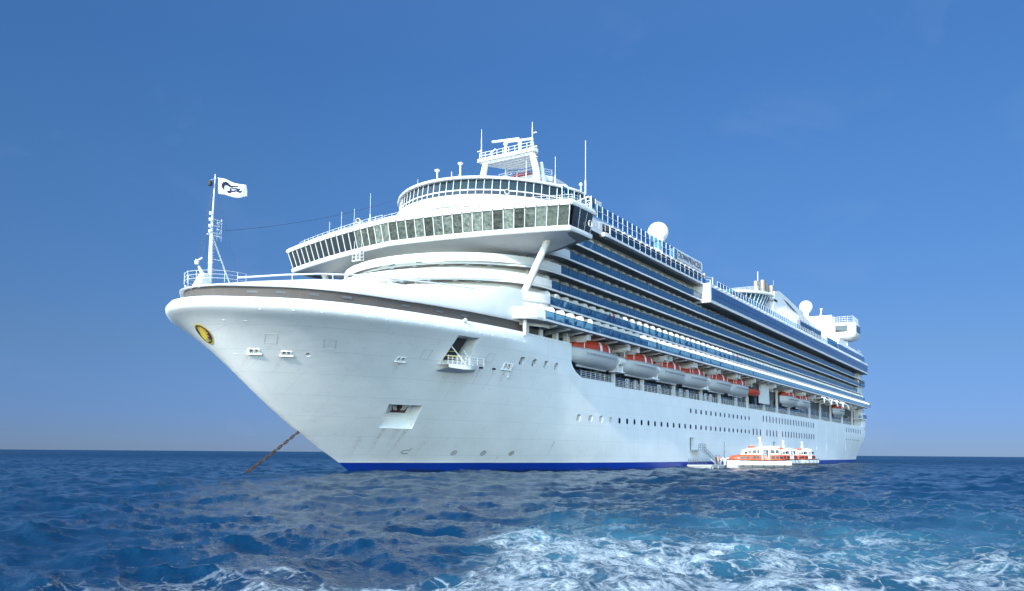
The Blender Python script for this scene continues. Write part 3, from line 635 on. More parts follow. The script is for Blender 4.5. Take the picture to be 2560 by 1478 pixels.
# ------------------------------------------------------------------ foredeck
def yr(s): return lerp_table(RAIL, s)
ZLIP = [(2.5, 19.75), (3.0, 19.95), (4, 20.03), (10, 20.03), (20, 19.99), (40, 20.10), (60, 20.2)]
ZTOP = [(3, 20.35), (5.5, 20.78), (8.8, 21.0), (11.5, 21.25), (15, 21.58), (18, 21.8), (20.5, 21.98), (24.3, 22.15), (28, 22.36), (32, 22.5), (34, 23.0), (36.5, 24.0), (38.5, 24.5), (46, 24.55)]
def inner(s, d):                          # the rail outline moved inboard by d, never past the centre line
    return max(yr(s - .7 * d * max(0, 1 - s / 14.)) - d * min(1, .35 + (s - 3) / 12.), 0)
# strip recess: wall set back between the hull rail and the white bulwark above it
SS = [3.02, 3.06, 3.12, 3.2, 3.32, 3.5, 3.75, 4.0, 4.5, 5, 5.7, 6.5, 7.3, 8.2, 9.2, 10.4, 11.6, 13, 14.5, 16, 18, 20, 22.5, 25, 28, 31.5, 35, 38, 41, 44, 47]
def both(rowfn):                          # a row from port aft round the bow to starboard aft
    a = [rowfn(s) for s in reversed(SS)]; b = [(p[0], -p[1], p[2]) for p in reversed(a)]
    return a + b[1:] if abs(a[-1][1]) < .01 else a + b
def shift(s, d): return s + d * max(0., 1 - (s - 3) / 9.)      # move aft near the stem
mb = MB()
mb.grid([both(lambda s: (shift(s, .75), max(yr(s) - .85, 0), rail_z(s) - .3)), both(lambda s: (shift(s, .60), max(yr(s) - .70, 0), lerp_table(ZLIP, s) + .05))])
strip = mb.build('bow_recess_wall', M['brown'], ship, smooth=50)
bul = MB()
rows = [both(lambda s: (shift(s, .9), max(yr(s) - 1.1, 0), lerp_table(ZLIP, s) + .03)),
        both(lambda s: (shift(s, .28), max(yr(s) - .42, 0), lerp_table(ZLIP, s))),
        both(lambda s: (shift(s, .2), max(yr(s) - .36, 0), lerp_table(ZLIP, s) + .09))]
for q in (.12, .25, .4, .55, .7, .85, 1.0):
    def fn(s, q=q):
        h = lerp_table(ZTOP, s) - lerp_table(ZLIP, s) - .09
        d = .36 + (.85 if s < 33 else .85 - .6 * smooth((s - 33) / 7.)) * q ** 1.7 * (1 if s > 6 else 1.5)
        return (shift(s, .2 + 1.6 * q ** 1.6), max(yr(s) - d, 0), lerp_table(ZLIP, s) + .09 + h * q ** .85)
    rows.append(both(fn))
rows.append([(p[0] + (.1 if abs(p[1]) < 8 else 0), p[1] * .985, p[2] + .03) for p in rows[-1]])
rows.append([(p[0] + (.35 if abs(p[1]) < 8 else 0), p[1] * .965, p[2] - .12) for p in rows[-1]])
rows.append([(p[0] + (.2 if abs(p[1]) < 8 else 0), p[1] * .97, 19.9) for p in rows[-1]])
bul.grid(rows); bulwark = bul.build('bow_bulwark', M['white'], ship, smooth=40)
mb = MB(); ring = [(shift(s, .7), max(yr(s) - .95, .0)) for s in SS]; ring = ring + [(a, -b) for a, b in reversed(ring[1:])]
mb.hexa(ring, 19.55, 19.95); mb.build('foredeck', M['deck'], ship)
for s in (6.2, 8.2, 11., 14.2, 21.5, 26.5, 30.5, 34.5):
    mb = MB(); y = yr(s) - .77; e = .5
    T = Vector((2 * e, yr(s + e) - yr(s - e), 0)).normalized(); N = Vector((-T.y, T.x, 0)) * (1 if T.x > 0 else -1)
    if s < 14: y -= .05
    o = Vector((shift(s, .68), y, 19.5)); mb.fbox((o, T, Vector((0, 0, 1)), N), -.55, .55, -.13, .13, -.2, .10)
    mb.build('vent_grille', M['darkgrey'], strip)
# capping pipe along the bulwark
RAILP = [(5.7, 20.98), (9, 21.5), (11.8, 21.9), (15, 22.22), (17.4, 22.48), (20.6, 22.58), (24.8, 22.86), (28.7, 23.12), (33.5, 23.38)]
for sg in (1, -1):
    mb = MB(); pts = [(s, sg * (yr(s) - 1.45), z) for s, z in RAILP]; mb.tube(pts, .10, 8); pr = mb.build('breakwater_rail', M['white'], ship, smooth=60)
    for s, z in ((9.5, 21.55), (13.2, 22.03), (16.5, 22.38), (20, 22.56), (23.5, 22.76), (27, 23.0), (30.2, 23.2), (33, 23.35)):
        mb = MB(); mb.tube([(s, sg * (yr(s) - 1.45), z), (s, sg * (yr(s) - 1.4), z - .9)], .038, 6); mb.build('rail_post', M['white'], pr)
    mb = MB(); mb.hexa([(20, sg * (yr(20) - 1.9)), (33.6, sg * (yr(33) - 1.9)), (33.6, sg * (yr(33) - 1.6)), (20, sg * (yr(20) - 1.6))], 21.5, 22.2)
    mb.build('bow_spray_screen', M['white'], ship)

# bow mast
bm = MB(); bm.tube([(5.55, 0, 19.9), (5.55, 0, 26.4)], [.25, .20], 12); bm.tube([(5.55, 0, 26.3), (5.6, 0, 28.5)], [.14, .12], 10); bm.tube([(5.6, 0, 28.4), (5.75, 0, 32.75)], [.09, .06], 8)
bm.tube([(5.75, 0, 32.7), (5.75, 0, 33.0)], .05, 6)
fmast = bm.build('bow_mast', M['white'], ship, smooth=50)
mb = MB(); mb.tube([(5.7, .0, 26.0), (8.3, .0, 21.0)], .085, 8); mb.tube([(5.6, 0, 23.5), (7.05, 0, 23.55)], .06, 6); mb.build('mast_brace', M['white'], fmast, smooth=50)
mb = MB()
for z in (26.3, 26.9, 27.6, 28.3): mb.lathe((5.2, .15, z), [(.0, 0), (.13, 0), (.13, .18), (.16, .2), (.16, .32), (0, .34)], 10)
for z, l in ((27.9, 1.2), (27.2, .9), (26.4, 1.0)):
    mb.box(5.6, 5.65 + l, -.06, .06, z, z + .08); mb.tube([(5.6 + l, 0, z), (5.6 + l, 0, z + .25)], .05)
mb.tube([(5.0, 0, 26.15), (6.2, 0, 26.15)], .07)
mb.build('navigation_light', M['white'], fmast)
mb = MB(); mb.tube([(6.75, .1, 25.6), (6.75, .1, 28.0)], .02, 4); mb.tube([(6.2, .1, 25.6), (6.2, .1, 28)], .02, 4)
for k in range(3): mb.tube([(6.75 + .02, .1 + .35 * math.cos(t), 26.2 + k * .8 + .0) if False else (6.45 + .32 * math.cos(t), .1 + .32 * math.sin(t), 26.1 + k * .75) for t in [i * math.pi / 5 for i in range(11)]], .02, 4)
for k in range(16): mb.box(5.86, 5.9, -.18, .18, 20.3 + k * .36, 20.33 + k * .36)
mb.build('mast_ladder', M['white'], fmast)
mb = MB(); mb.lathe((5.2, -.1, 31.55), [(.0, 0), (.2, .05), (.26, .3), (.2, .55), (0, .6)], 12); mb.build('anchor_ball', M['black'], fmast, smooth=60)
mb = MB(); mb.tube([(5.2, 0, 32.2), (6.2, 0, 32.75)], .035, 5); mb.build('flag_gaff', M['white'], fmast)
mb = MB()
for a, b in (((5.6, 0, 32.4), (3.3, 1.2, 20.6)), ((5.6, 0, 32.4), (4.8, -1.8, 20.6)), ((5.65, 0, 32.4), (8.8, .9, 21.2))): mb.tube([a, b], .012, 4)
mb.build('mast_stay', M['rope'], fmast)
mb = MB(); mb.hexa([(3.7, -.8), (5.4, -.5), (5.4, .5), (3.7, .8)], 19.9, 21.7, 0, [(4.5, -.45), (5.3, -.4), (5.3, .4), (4.5, .45)])
mb.tube([(4.6, 0, 21.6), (4.0, .1, 22.4)], [.25, .12], 8); mb.lathe((3.75, .1, 22.5), [(0, 0), (.2, .05), (.24, .3), (.15, .55), (0, .6)], 10); mb.tube([(3.9, .1, 23.0), (4.4, .1, 23.35)], .1, 6)
mb.build('bow_winch_head', M['white'], ship, smooth=40)
mb = MB()
pts = [(8.6, 2.2, 20.9), (7.2, 2.5, 20.8), (5.6, 2.4, 20.7), (4.3, 1.7, 20.6), (3.4, .6, 20.5), (3.2, -.6, 20.5), (3.6, -1.7, 20.5), (4.6, -2.4, 20.5), (6.0, -2.7, 20.5), (7.4, -2.7, 20.6)]
rail_run(mb, pts, 1.25, 3, .022, rp=.024); mb.build('bow_railing', M['white'], ship)
# long wire from the bow mast to the radar mast
mb = MB(); a, b = Vector((6.9, 0, 26.9)), Vector((65.0, -5.5, 53.2))
mb.tube([a.lerp(b, t / 24) - Vector((0, 0, 2.2 * 4 * (t / 24) * (1 - t / 24))) for t in range(25)], .028, 4); mb.build('signal_wire', M['rope'], ship)
# ------------------------------------------------------------------ decks and balconies
def part_each(name, mbs, m, parent, smooth=None):
    return [b.build(name, m, parent, smooth=smooth) for b in mbs]
def arc(s0, b, a=16.5, n=30, side=None):  # front of a deck: half ellipse from starboard to port, list of (s, y)
    return [(s0 + a * (1 - math.cos(t)), b * math.sin(t)) for t in [math.pi * (i / n - .5) for i in range(n + 1)]]
def slab(outl, z0, z1, top=0, bot=1, side=0):
    mb = MB(); n = len(outl); vs = [(a, b, z0) for a, b in outl] + [(a, b, z1) for a, b in outl]
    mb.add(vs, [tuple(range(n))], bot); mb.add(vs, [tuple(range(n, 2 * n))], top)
    mb.add(vs, [(i, (i + 1) % n, n + (i + 1) % n, n + i) for i in range(n)], side); return mb
def shell(outl, z0, z1, th=.12, mi=0, lean=0.):        # a standing wall along an open outline
    mb = MB(); n = len(outl); inn = []
    for i in range(n):
        a, b = Vector(outl[max(i - 1, 0)]), Vector(outl[min(i + 1, n - 1)]); d = (b - a).normalized(); nn = Vector((-d.y, d.x))
        if nn.dot(Vector((110., 0.)) - Vector(outl[i])) < 0: nn = -nn
        inn.append(Vector(outl[i]) + nn * th)
    mb.grid([[(p[0], p[1], z0) for p in inn], [(p[0], p[1], z0) for p in outl], [(p[0] + lean, p[1], z1) for p in outl], [(p[0] + lean, p[1], z1) for p in inn], [(p[0], p[1], z0) for p in inn]], mi)
    for k in (0, n - 1):
        o, i_ = outl[k], inn[k]; mb.add([(o[0], o[1], z0), (i_[0], i_[1], z0), (i_[0] + lean, i_[1], z1), (o[0] + lean, o[1], z1)], [(0, 1, 2, 3)], mi)
    return mb
BAY = 2.86
#        floor   beam   front  glass from-to   cabin wall  wall front
DECKS = [(34.0, 18.05, 40.0, 57.0, 113., 16.2, 43.8, 'g'),
         (31.2, 18.05, 37.3, 54.2, 271., 16.2, 41.3, 'f'),
         (28.5, 18.05, 34.6, 51.5, 279., 16.2, 39.0, 'e'),
         (25.85, 18.05, 32.0, 48.8, 275., 16.2, 36.3, 'd'),
         (23.2, 18.85, 30.0, 47.0, 285., 16.9, 34.2, 'c'),
         (20.6, 20.25, 39.6, 43.1, 288., 17.6, 45.0, 'b')]
def deck_outline(i):
    fz, b, s0, gs, ge, wy, wf, _ = DECKS[i]
    if i < 4: o = arc(s0, b)
    elif i == 4: o = [(s, y) for s, y in arc(s0, 18.0) if abs(y) < 17.2]; o = [(46.6, -18.85), (45.2, -18.7), (44.2, -18.3)] + o + [(44.2, 18.3), (45.2, 18.7), (46.6, 18.85)]
    else: o = [(43.4, -20.25), (41.7, -20.0), (40.6, -19.4), (39.8, -18.4), (39.5, -17.3), (40.2, -16.2), (40.2, 16.2), (39.5, 17.3), (39.8, 18.4), (40.6, 19.4), (41.7, 20.0), (43.4, 20.25)]
    return o
partitions = []                           # (s, deck) of every balcony divider
for i, (fz, b, s0, gs, ge, wy, wf, _) in enumerate(DECKS):
    o = deck_outline(i); e = 284.5 if i else 284.
    ring = [(e, o[0][1])] + o + [(e, o[-1][1])]
    if i < 4: ring = [(s_ + .7 * smooth((16.5 - abs(y_)) / 2.), y_) for s_, y_ in ring]
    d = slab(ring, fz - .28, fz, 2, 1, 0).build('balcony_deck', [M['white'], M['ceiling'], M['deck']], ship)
    # white bulwark round the front of the deck as far as the glass
    top = fz + (1.15 if i < 4 else 1.25); bw = [(gs, o[0][1] if i > 3 else -b)] + o + [(gs, b)]
    if i == 5:
        for sg in (1, -1):
            w = [(p[0], sg * p[1]) for p in o[6:]] + [(gs, sg * b)]
            if sg < 0: w = w[::-1]
            sh = shell(w, fz - .3, top, .14).build('balcony_bulwark', M['white'], d, smooth=40)
    else: shell(bw, fz - (-.04 if i < 4 else 3.4), top, .14).build('balcony_bulwark', M['white'], d, smooth=40)
    # glass balustrade, capping rail
    for sg in (1, -1):
        g = MB(); nb = int((ge - gs) / BAY); st_ = (ge - gs) / nb
        for k in range(nb): g.quad((gs + k * st_ + .03, sg * (b - .04), fz + .03), (gs + (k + 1) * st_ - .03, sg * (b - .04), fz + .03), (gs + (k + 1) * st_ - .03, sg * (b - .04), fz + 1.07), (gs + k * st_ + .03, sg * (b - .04), fz + 1.07))
        gl = g.build('balustrade', M['blueglass'], d)
        r = MB(); r.box(gs, ge, sg * b - .05, sg * b + .03, fz + 1.07, fz + 1.14)
        for k in range(nb + 1): r.box(gs + k * st_ - .025, gs + k * st_ + .025, sg * (b - .07) - .02, sg * (b - .07) + .02, fz, fz + 1.07)
        r.build('hand_rail', M['darkgrey'], gl)
    # cabin wall: rounded white front with windows, panelled side with a dark glass door in every bay
    zt = (DECKS[i - 1][0] if i else 37.2) - .28
    w = MB()
    if i < 5:
        fr_ = arc(wf, wy, 14.5); w.grid([[(p[0], p[1], fz) for p in fr_], [(p[0], p[1], zt) for p in fr_]], 0); sw = wf + 14.5
    else: sw = 45.; w.quad((45, -wy, fz), (45, wy, fz), (45, wy, zt), (45, -wy, zt), 0)
    for sg in (1, -1):
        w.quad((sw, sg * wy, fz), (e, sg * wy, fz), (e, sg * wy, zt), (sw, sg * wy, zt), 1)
        for k in range(int((e - max(sw, gs)) / BAY)):
            a0 = max(sw, gs) + .3 + k * BAY; w.quad((a0, sg * (wy + .012), fz + .05), (a0 + 1.75, sg * (wy + .012), fz + .05), (a0 + 1.75, sg * (wy + .012), fz + 2.08), (a0, sg * (wy + .012), fz + 2.08), 2)
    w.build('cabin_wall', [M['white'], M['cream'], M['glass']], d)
    if 1 <= i < 5:                         # front windows, rounded, and small ceiling lamps
        for th in ([-.62, -.36, -.02, .42, .60, .78] if i % 2 else [-.5, -.2, .12, .50, .70]):
            p = (wf + 14.5 * (1 - math.cos(th)), wy * math.sin(th)); T = Vector((14.5 * math.sin(th), wy * math.cos(th), 0)).normalized(); N = Vector((-T.y, T.x, 0))
            mbw = MB(); oo = rrect(1.15, .95, .22); k = len(oo); O = Vector((p[0], p[1], fz + 1.45))
            mbw.add([O + T * x + Vector((0, 0, y)) + N * .03 for x, y in oo] + [O + T * x + Vector((0, 0, y)) - N * .05 for x, y in oo], [tuple(range(k))] + [(q, (q + 1) % k, k + (q + 1) % k, k + q) for q in range(k)])
            mbw.build('cabin_window', M['skyglass'] if th < .4 else M['glass'], d)
        for th in (-.75, -.5, -.25, 0, .22, .45, .66, .85):
            c_, s_ = 1 - math.cos(th), math.sin(th); mbw = MB(); ss_ = DECKS[i - 1][2] + 1.1 + 15.5 * c_
            mbw.box(ss_ - .3, ss_ + .3, 17 * s_ - .3, 17 * s_ + .3, zt - .12, zt + .01); mbw.build('ceiling_lamp', M['grey'], d)
    k = 0
    while gs + k * BAY < ge - 1: partitions.append((gs + k * BAY + (.0 if k else .12), i)); k += 1
def partition_mb(s, i, mb):
    fz, b, wy = DECKS[i][0], DECKS[i][1], DECKS[i][5]; y0, y1 = wy, b - (.10 if i > 3 else .42)
    prof = [(y0, 0), (y1, 0), (y1, 1.35)] + [(y1 - .55 * (1 - math.cos(t)), 1.35 + .60 * math.sin(t)) for t in (.4, .8, 1.2, math.pi / 2)] + [(y0, 2.02)]
    k = len(prof); mb.add([(s - .03, y, fz + z) for y, z in prof] + [(s + .03, y, fz + z) for y, z in prof], [tuple(range(k)), tuple(range(k, 2 * k))] + [(q, (q + 1) % k, k + (q + 1) % k, k + q) for q in range(k)])
def cam_key(p): s, i = p; return (s + 52.7) ** 2 - (800 if i >= 4 else 0)
partitions.sort(key=cam_key)
pm = {}
for n_, (s, i) in enumerate(partitions[:100]):
    if i not in pm:
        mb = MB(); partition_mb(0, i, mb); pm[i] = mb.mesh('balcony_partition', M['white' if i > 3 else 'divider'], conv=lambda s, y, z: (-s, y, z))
    link('balcony_partition', pm[i], ship, (OX - s, 0, 0))
mb = MB()
for s, i in partitions[100:]:
    k0 = len(mb.m); partition_mb(s, i, mb)
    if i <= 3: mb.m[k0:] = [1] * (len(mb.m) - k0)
tag(mb.build('balcony_partition', [M['white'], M['divider']], ship), kind='stuff')

# solid core of the superstructure, boat deck ceiling, beams and posts under the lowest balconies
mb = MB(); mb.box(46, 286, -15.8, 15.8, 13.4, 37.0); mb.build('superstructure', M['white'], ship)
for k in range(60):
    s = 58.5 + k * 3.6
    if s < 280: w = MB(); w.box(s, s + 2.9, 15.80, 15.84, 14.6, 16.8); w.build('boat_deck_window', M['glass'], ship)
mbs = []
for k, s in enumerate([46.8, 50.6, 54.4] + [57.3 + 4.3 * j for j in range(52)]):
    m_ = MB(); y0 = 14.5; y1 = 20.1; vs = [(s - .06, y0, 20.22), (s - .06, y1, 20.22), (s - .06, y1, 20.02), (s - .06, y0 + .6, 19.35), (s - .06, y0, 19.3)]
    vs += [(a + .12, b_, c_) for a, b_, c_ in vs]; m_.add(vs, [(0, 1, 2, 3, 4), (5, 6, 7, 8, 9)] + [(q, (q + 1) % 5, 5 + (q + 1) % 5, 5 + q) for q in range(5)]); mbs.append(m_)
part_each('deck_bracket', mbs, M['grey'], ship)
mbs = []
for s in (72.0, 83.6, 98.4, 113.4, 124.8, 136.4, 145, 158.8, 171, 183, 207, 221, 236, 254, 272): m_ = MB(); m_.box(s - .28, s + .28, 16.2, 16.7, 13.45, 20.32); mbs.append(m_)
part_each('boat_deck_post', mbs, M['white'], ship)
mbs = []
for s, r_ in ((43.2, .27), (46.9, .30), (51.3, .32), (54.5, .4)): m_ = MB(); m_.box(s - r_, s + r_, 16.9, 17.6, 18.7, 20.25); mbs.append(m_)
part_each('balcony_prop', mbs, M['white'], ship)
m_ = MB(); m_.tube([(41.2, 18.3, 18.2), (41.2, 18.3, 20.4)], [.22, .30], 10); m_.build('balcony_prop', M['white'], ship, smooth=50)
m_ = MB()                                  # dark inner wall behind the props, forward of the boats
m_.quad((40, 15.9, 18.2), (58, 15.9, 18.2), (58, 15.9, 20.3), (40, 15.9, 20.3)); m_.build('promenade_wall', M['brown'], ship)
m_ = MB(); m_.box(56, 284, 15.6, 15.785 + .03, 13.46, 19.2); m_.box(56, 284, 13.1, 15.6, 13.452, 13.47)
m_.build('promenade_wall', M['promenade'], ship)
# boat deck railing
posts_ = [57.9, 69.6, 81.2, 95.9, 110.8, 122., 133.5, 142, 155.8, 168, 180, 204, 218, 233, 251, 270, 282]
for a, b in zip(posts_, posts_[1:]):
    m_ = MB(); n_ = max(2, int((b - a) / 1.5)); z0 = 13.95 if b < 70 else 13.45
    rail_run(m_, [(a + .3 + (b - a - .6) * j / n_, 17.75, z0) for j in range(n_ + 1)], 1.1, 4, .025); m_.build('boat_deck_railing', M['white'], ship)
mbs = []
for s in (75, 78.3, 99.2, 102.6, 88.5, 113, 116): 
    m_ = MB()
    for a in (-.6, 0, .6): m_.box(s + a - .04, s + a + .04, 17.55, 17.65, 13.5, 15.1)
    for z in (13.9, 14.5, 15.05): m_.box(s - .64, s + .64, 17.55, 17.65, z - .04, z + .04)
    mbs.append(m_)
part_each('boarding_gate', mbs, M['white'], ship)
m_ = MB(); m_.hexa([(151, 17.4), (158.5, 17.4), (158.5, 18), (151, 18)], 15.2, 20.2, 0, [(151.8, 17.4), (158, 17.4), (158, 18), (151.8, 18)]); m_.build('boat_deck_screen', M['white'], ship)
for z0, z1, y1, s0 in ((16.0, 18.2, 18.9, 276),): m_ = MB(); m_.box(s0, 287.5, 13.5, y1, z0, z0 + .45); m_.box(280, 287.5, y1 - .1, y1, z0 + .45, z1 - .3, 1); m_.box(s0, 280, y1 - .1, y1, z0 + .45, z1 - .3); m_.build('stern_balcony', [M['white'], M['bluepanel']], ship)

# stern block
m_ = MB(); ring = [(279, -17.6), (287.5, -17.6), (289.6, -16.6), (290.4, -14.5), (290.4, 14.5), (289.6, 16.6), (287.5, 17.6), (279, 17.6)]
m_.hexa(ring, 13.4, 37.3); stern = m_.build('stern_wall', M['white'], ship, smooth=40)
m_ = MB(); m_.box(281.5, 288.4, 17.5, 18.3, 28.6, 30.8); m_.box(280.5, 288.45, 18.3, 18.36, 28.6, 29.6, 1); m_.build('stern_balcony', [M['darkgrey'], M['bluepanel']], ship)
m_ = MB(); m_.tube([(287.8, 17.75, 13), (287.8, 17.75, 20)], .12, 8); m_.box(286.2, 288, 17.4, 18.2, 12.4, 13.3); m_.build('stern_fitting', M['grey'], ship)

# ------------------------------------------------------------------ upper decks along the side
m_ = MB(); ring = [(286, -18.0)] + [(s, y) for s, y in arc(43.2, 17.95, 20)] + [(286, 18.0)]
up = slab(ring, 37.1, 37.48, 2, 1, 0).build('lido_deck', [M['white'], M['ceiling'], M['deck']], ship)
for sg in (1, -1):
    m_ = MB(); m_.hexa([(50, sg * 17.9), (64.9, sg * 17.9), (64.9, sg * 18.02), (50, sg * 18.02)], 37.1, 39.0); m_.build('lido_bulwark', M['white'], up)
    m_ = MB(); m_.hexa([(64.7, sg * 17.6), (67.0, sg * 17.6), (67, sg * 18.55), (66, sg * 18.6), (65.0, sg * 18.4)], 36.95, 37.6); m_.build('lido_nosing', M['white'], up, smooth=40)
    g = MB(); r = MB()
    for k in range(19):
        s = 66.9 + k * 2.36; g.quad((s + .04, sg * 18.35, 37.5), (s + 2.3, sg * 18.35, 37.5), (s + 2.3, sg * 18.35, 38.55), (s + .04, sg * 18.35, 38.55)); r.box(s - .05, s + .05, sg * 18.35 - .05, sg * 18.35 + .05, 37.3, 39.1)
    r.box(66.9, 111.5, sg * 18.35 - .04, sg * 18.35 + .04, 38.55, 38.62); r.box(66.9, 111.5, sg * 18.0 - .45, sg * 18.0 + .45, 37.05, 37.42)
    q = g.build('lido_balustrade', M['screen'], up); r.build('lido_rail', M['white'], q)
lamp = MB(); lamp.lathe((0, 0, 0), [(0, -.1), (.16, -.08), (.18, .05), (.12, .14), (0, .15)], 8); lamp_me = lamp.mesh('deck_lamp', M['white2'], conv=lambda a, b, c: (a, b, c), smooth=60)
for k in range(17): link('deck_lamp', lamp_me, up, PL(67.4 + k * 2.3, 18.55, 38.95))
m_ = MB(); m_.box(50, 113, -15.6, 15.6, 37.48, 39.2); m_.build('lido_house', M['darkgrey'], up)
# sun deck with its tall tinted windscreen
ring = [(113, -17.6)] + arc(46.5, 17.4, 22) + [(113, 17.6)]
m_ = MB(); n = len(ring); m_.add([(a, b * 1.045, 39.05) for a, b in ring] + [(a, b, 39.85) for a, b in ring], [tuple(range(n)), tuple(range(n, 2 * n))] + [(q, (q + 1) % n, n + (q + 1) % n, n + q) for q in range(n)])
sun_ = m_.build('sun_deck', M['grey'], ship)
for sg in (1, -1):
    g = MB(); r = MB(); n_ = 24
    for k in range(n_):
        s = 52.5 + k * 1.9; g.quad((s + .04, sg * 17.6, 39.95), (s + 1.86, sg * 17.6, 39.95), (s + 1.86, sg * 17.55, 41.9), (s + .04, sg * 17.55, 41.9)); r.box(s - .04, s + .04, sg * 17.62 - .045, sg * 17.62 + .045, 39.8, 41.95)
    r.box(52.5, 98.1, sg * 17.62 - .03, sg * 17.62 + .03, 40.85, 40.91)
    q = g.build('windscreen', M['screen'], sun_); r.build('windscreen_frame', M['white'], q)
# name board
m_ = MB(); prof = rrect(15.6, 1.95, .5, 5); k = len(prof)
m_.add([(105.6 + a, 17.1, 41.35 + b) for a, b in prof] + [(105.6 + a, 16.2, 41.35 + b) for a, b in prof], [tuple(range(k)), tuple(range(k, 2 * k))] + [(q, (q + 1) % k, k + (q + 1) % k, k + q) for q in range(k)])
board = m_.build('name_board', M['white'], ship, smooth=35)
np_ = mat('name_paint', (.035, .055, .11), .5)
for word, s0, wd in (('CROWN', 102.2, 5.3), ('PRINCESS', 108.75, 7.1)):
    cu = bpy.data.curves.new('name_lettering', 'FONT'); cu.body = word; cu.size = 1.5; cu.align_x = 'CENTER'; cu.align_y = 'CENTER'; cu.extrude = .03; cu.space_character = 1.08
    to = bpy.data.objects.new('tmp', cu); COL.objects.link(to); bpy.context.view_layer.update()
    tm = bpy.data.meshes.new_from_object(to.evaluated_get(bpy.context.evaluated_depsgraph_get())); bpy.data.objects.remove(to)
    xs = [v.co.x for v in tm.vertices]; ys_ = [v.co.y for v in tm.vertices]; sc_ = wd / (max(xs) - min(xs)); yc = (max(ys_) + min(ys_)) / 2; tm.materials.clear(); tm.materials.append(np_)
    for v in tm.vertices: v.co = Vector((-v.co.x * sc_, v.co.z + .02, (v.co.y - yc) * 1.15))
    link('name_lettering', tm, board, PL(s0, 17.12, 41.35))
mbs = []
for k in range(6): m_ = MB(); m_.box(99.0 + k * 2.7 - .09, 99.0 + k * 2.7 + .09, 16.5, 16.8, 39.8, 40.45); mbs.append(m_)
part_each('board_leg', mbs, M['white'], board)
# broad gallery amidships with blue glazing along its side
GY = 19.8
gal = MB(); ring = [(110.2, 17.5), (110.2, GY - .1), (110.5, GY), (287, GY), (288, GY - .5), (288, .5 - GY), (287, -GY), (110.5, -GY), (110.2, .1 - GY), (110.2, -17.5)]
gal.hexa(ring, 33.4, 37.35); gallery = gal.build('upper_gallery', M['white'], ship)
for sg in (1, -1):
    m_ = MB(); m_.box(111.0, 286.5, min(sg * (GY - .05), sg * (GY + .04)), max(sg * (GY - .05), sg * (GY + .04)), 33.98, 36.55)
    gz = m_.build('gallery_glazing', M['bluepanel'], gallery)
    m_ = MB()
    for k in range(88): m_.box(113.9 + k * 1.97, 113.96 + k * 1.97, min(sg * (GY + .02), sg * (GY + .06)), max(sg * (GY + .02), sg * (GY + .06)), 33.98, 36.55)
    m_.box(112, 286.5, min(sg * (GY + .02), sg * (GY + .07)), max(sg * (GY + .02), sg * (GY + .07)), 35.2, 35.24)
    m_.build('glazing_bar', M['navy'], gz)
m_ = MB(); m_.box(110.3, 287, -19.7, 19.7, 33.32, 33.39); m_.build('gallery_soffit', M['ceiling'], gallery)
for k in range(58): link('deck_lamp', lamp_me, gallery, PL(113.5 + k * 2.75, GY + .12, 36.95))
m_ = MB(); m_.box(110.9, 114.2, 17.6, 19.2, 37.35, 37.5)
m_.tube([(111.3, 18.2, 37.4), (111.3, 18.2, 39.3)], .10); m_.tube([(111.3, 18.2, 38.9), (115.2, 18.6, 39.4)], .07); m_.tube([(115.2, 18.6, 37.4), (115.2, 18.6, 39.5)], .10); m_.tube([(113.2, 18.8, 37.4), (113.2, 18.8, 38.6)], .08); m_.tube([(111.3, 18.2, 38.5), (113.2, 18.8, 38.5)], .06)
m_.lathe((111.3, 18.2, 39.3), [(0, 0), (.2, .1), (.2, .3), (0, .4)], 8); m_.build('gangway_davit', M['white'], ship)
for sg in (1, -1):
    g = MB(); r = MB()
    for k in range(53): s = 116.5 + k * 2.0; g.quad((s + .03, sg * 19.2, 37.4), (s + 1.97, sg * 19.2, 37.4), (s + 1.97, sg * 19.15, 38.75), (s + .03, sg * 19.15, 38.75)); r.box(s - .025, s + .025, sg * 19.2 - .035, sg * 19.2 + .035, 37.3, 38.8)
    r.box(116.5, 222.5, sg * 19.18 - .03, sg * 19.18 + .03, 38.75, 38.82)
    q = g.build('windscreen', M['screen'], gallery); r.build('windscreen_frame', M['white'], q)
for k in range(22): link('deck_lamp', lamp_me, gallery, PL(118 + k * 4.6, 19.15, 38.82)).scale = (.5, .5, .5)
m_ = MB(); m_.box(223, 239.5, 18.3, 18.5, 37.35, 40.2); m_.build('aft_screen', M['screen'], gallery)
m_ = MB(); m_.box(222.2, 223.4, 17.2, 18.7, 37.3, 42.2); m_.build('screen_pillar', M['white'], gallery)
m_ = MB(); m_.box(239.5, 286, 17.0, 18.9, 37.35, 39.75, 0); m_.hexa([(239.5, 16.8), (287, 16.8), (287, 18.85), (239.5, 18.85)], 39.75, 41.2, 1, [(241, 16.2), (285.5, 16.2), (285.5, 18.2), (241, 18.2)]); m_.build('aft_bulwark', [M['bluepanel'], M['white']], gallery)
m_ = MB()
for k in range(7): m_.tube([(284 + random.random() * 3, 16.5 + random.random() * 1.5, 41.2), (284 + random.random() * 3, 16.5 + random.random() * 1.5, 42 + random.random())], .3, 6)
m_.build('aft_deck_gear', M['grey'], gallery)
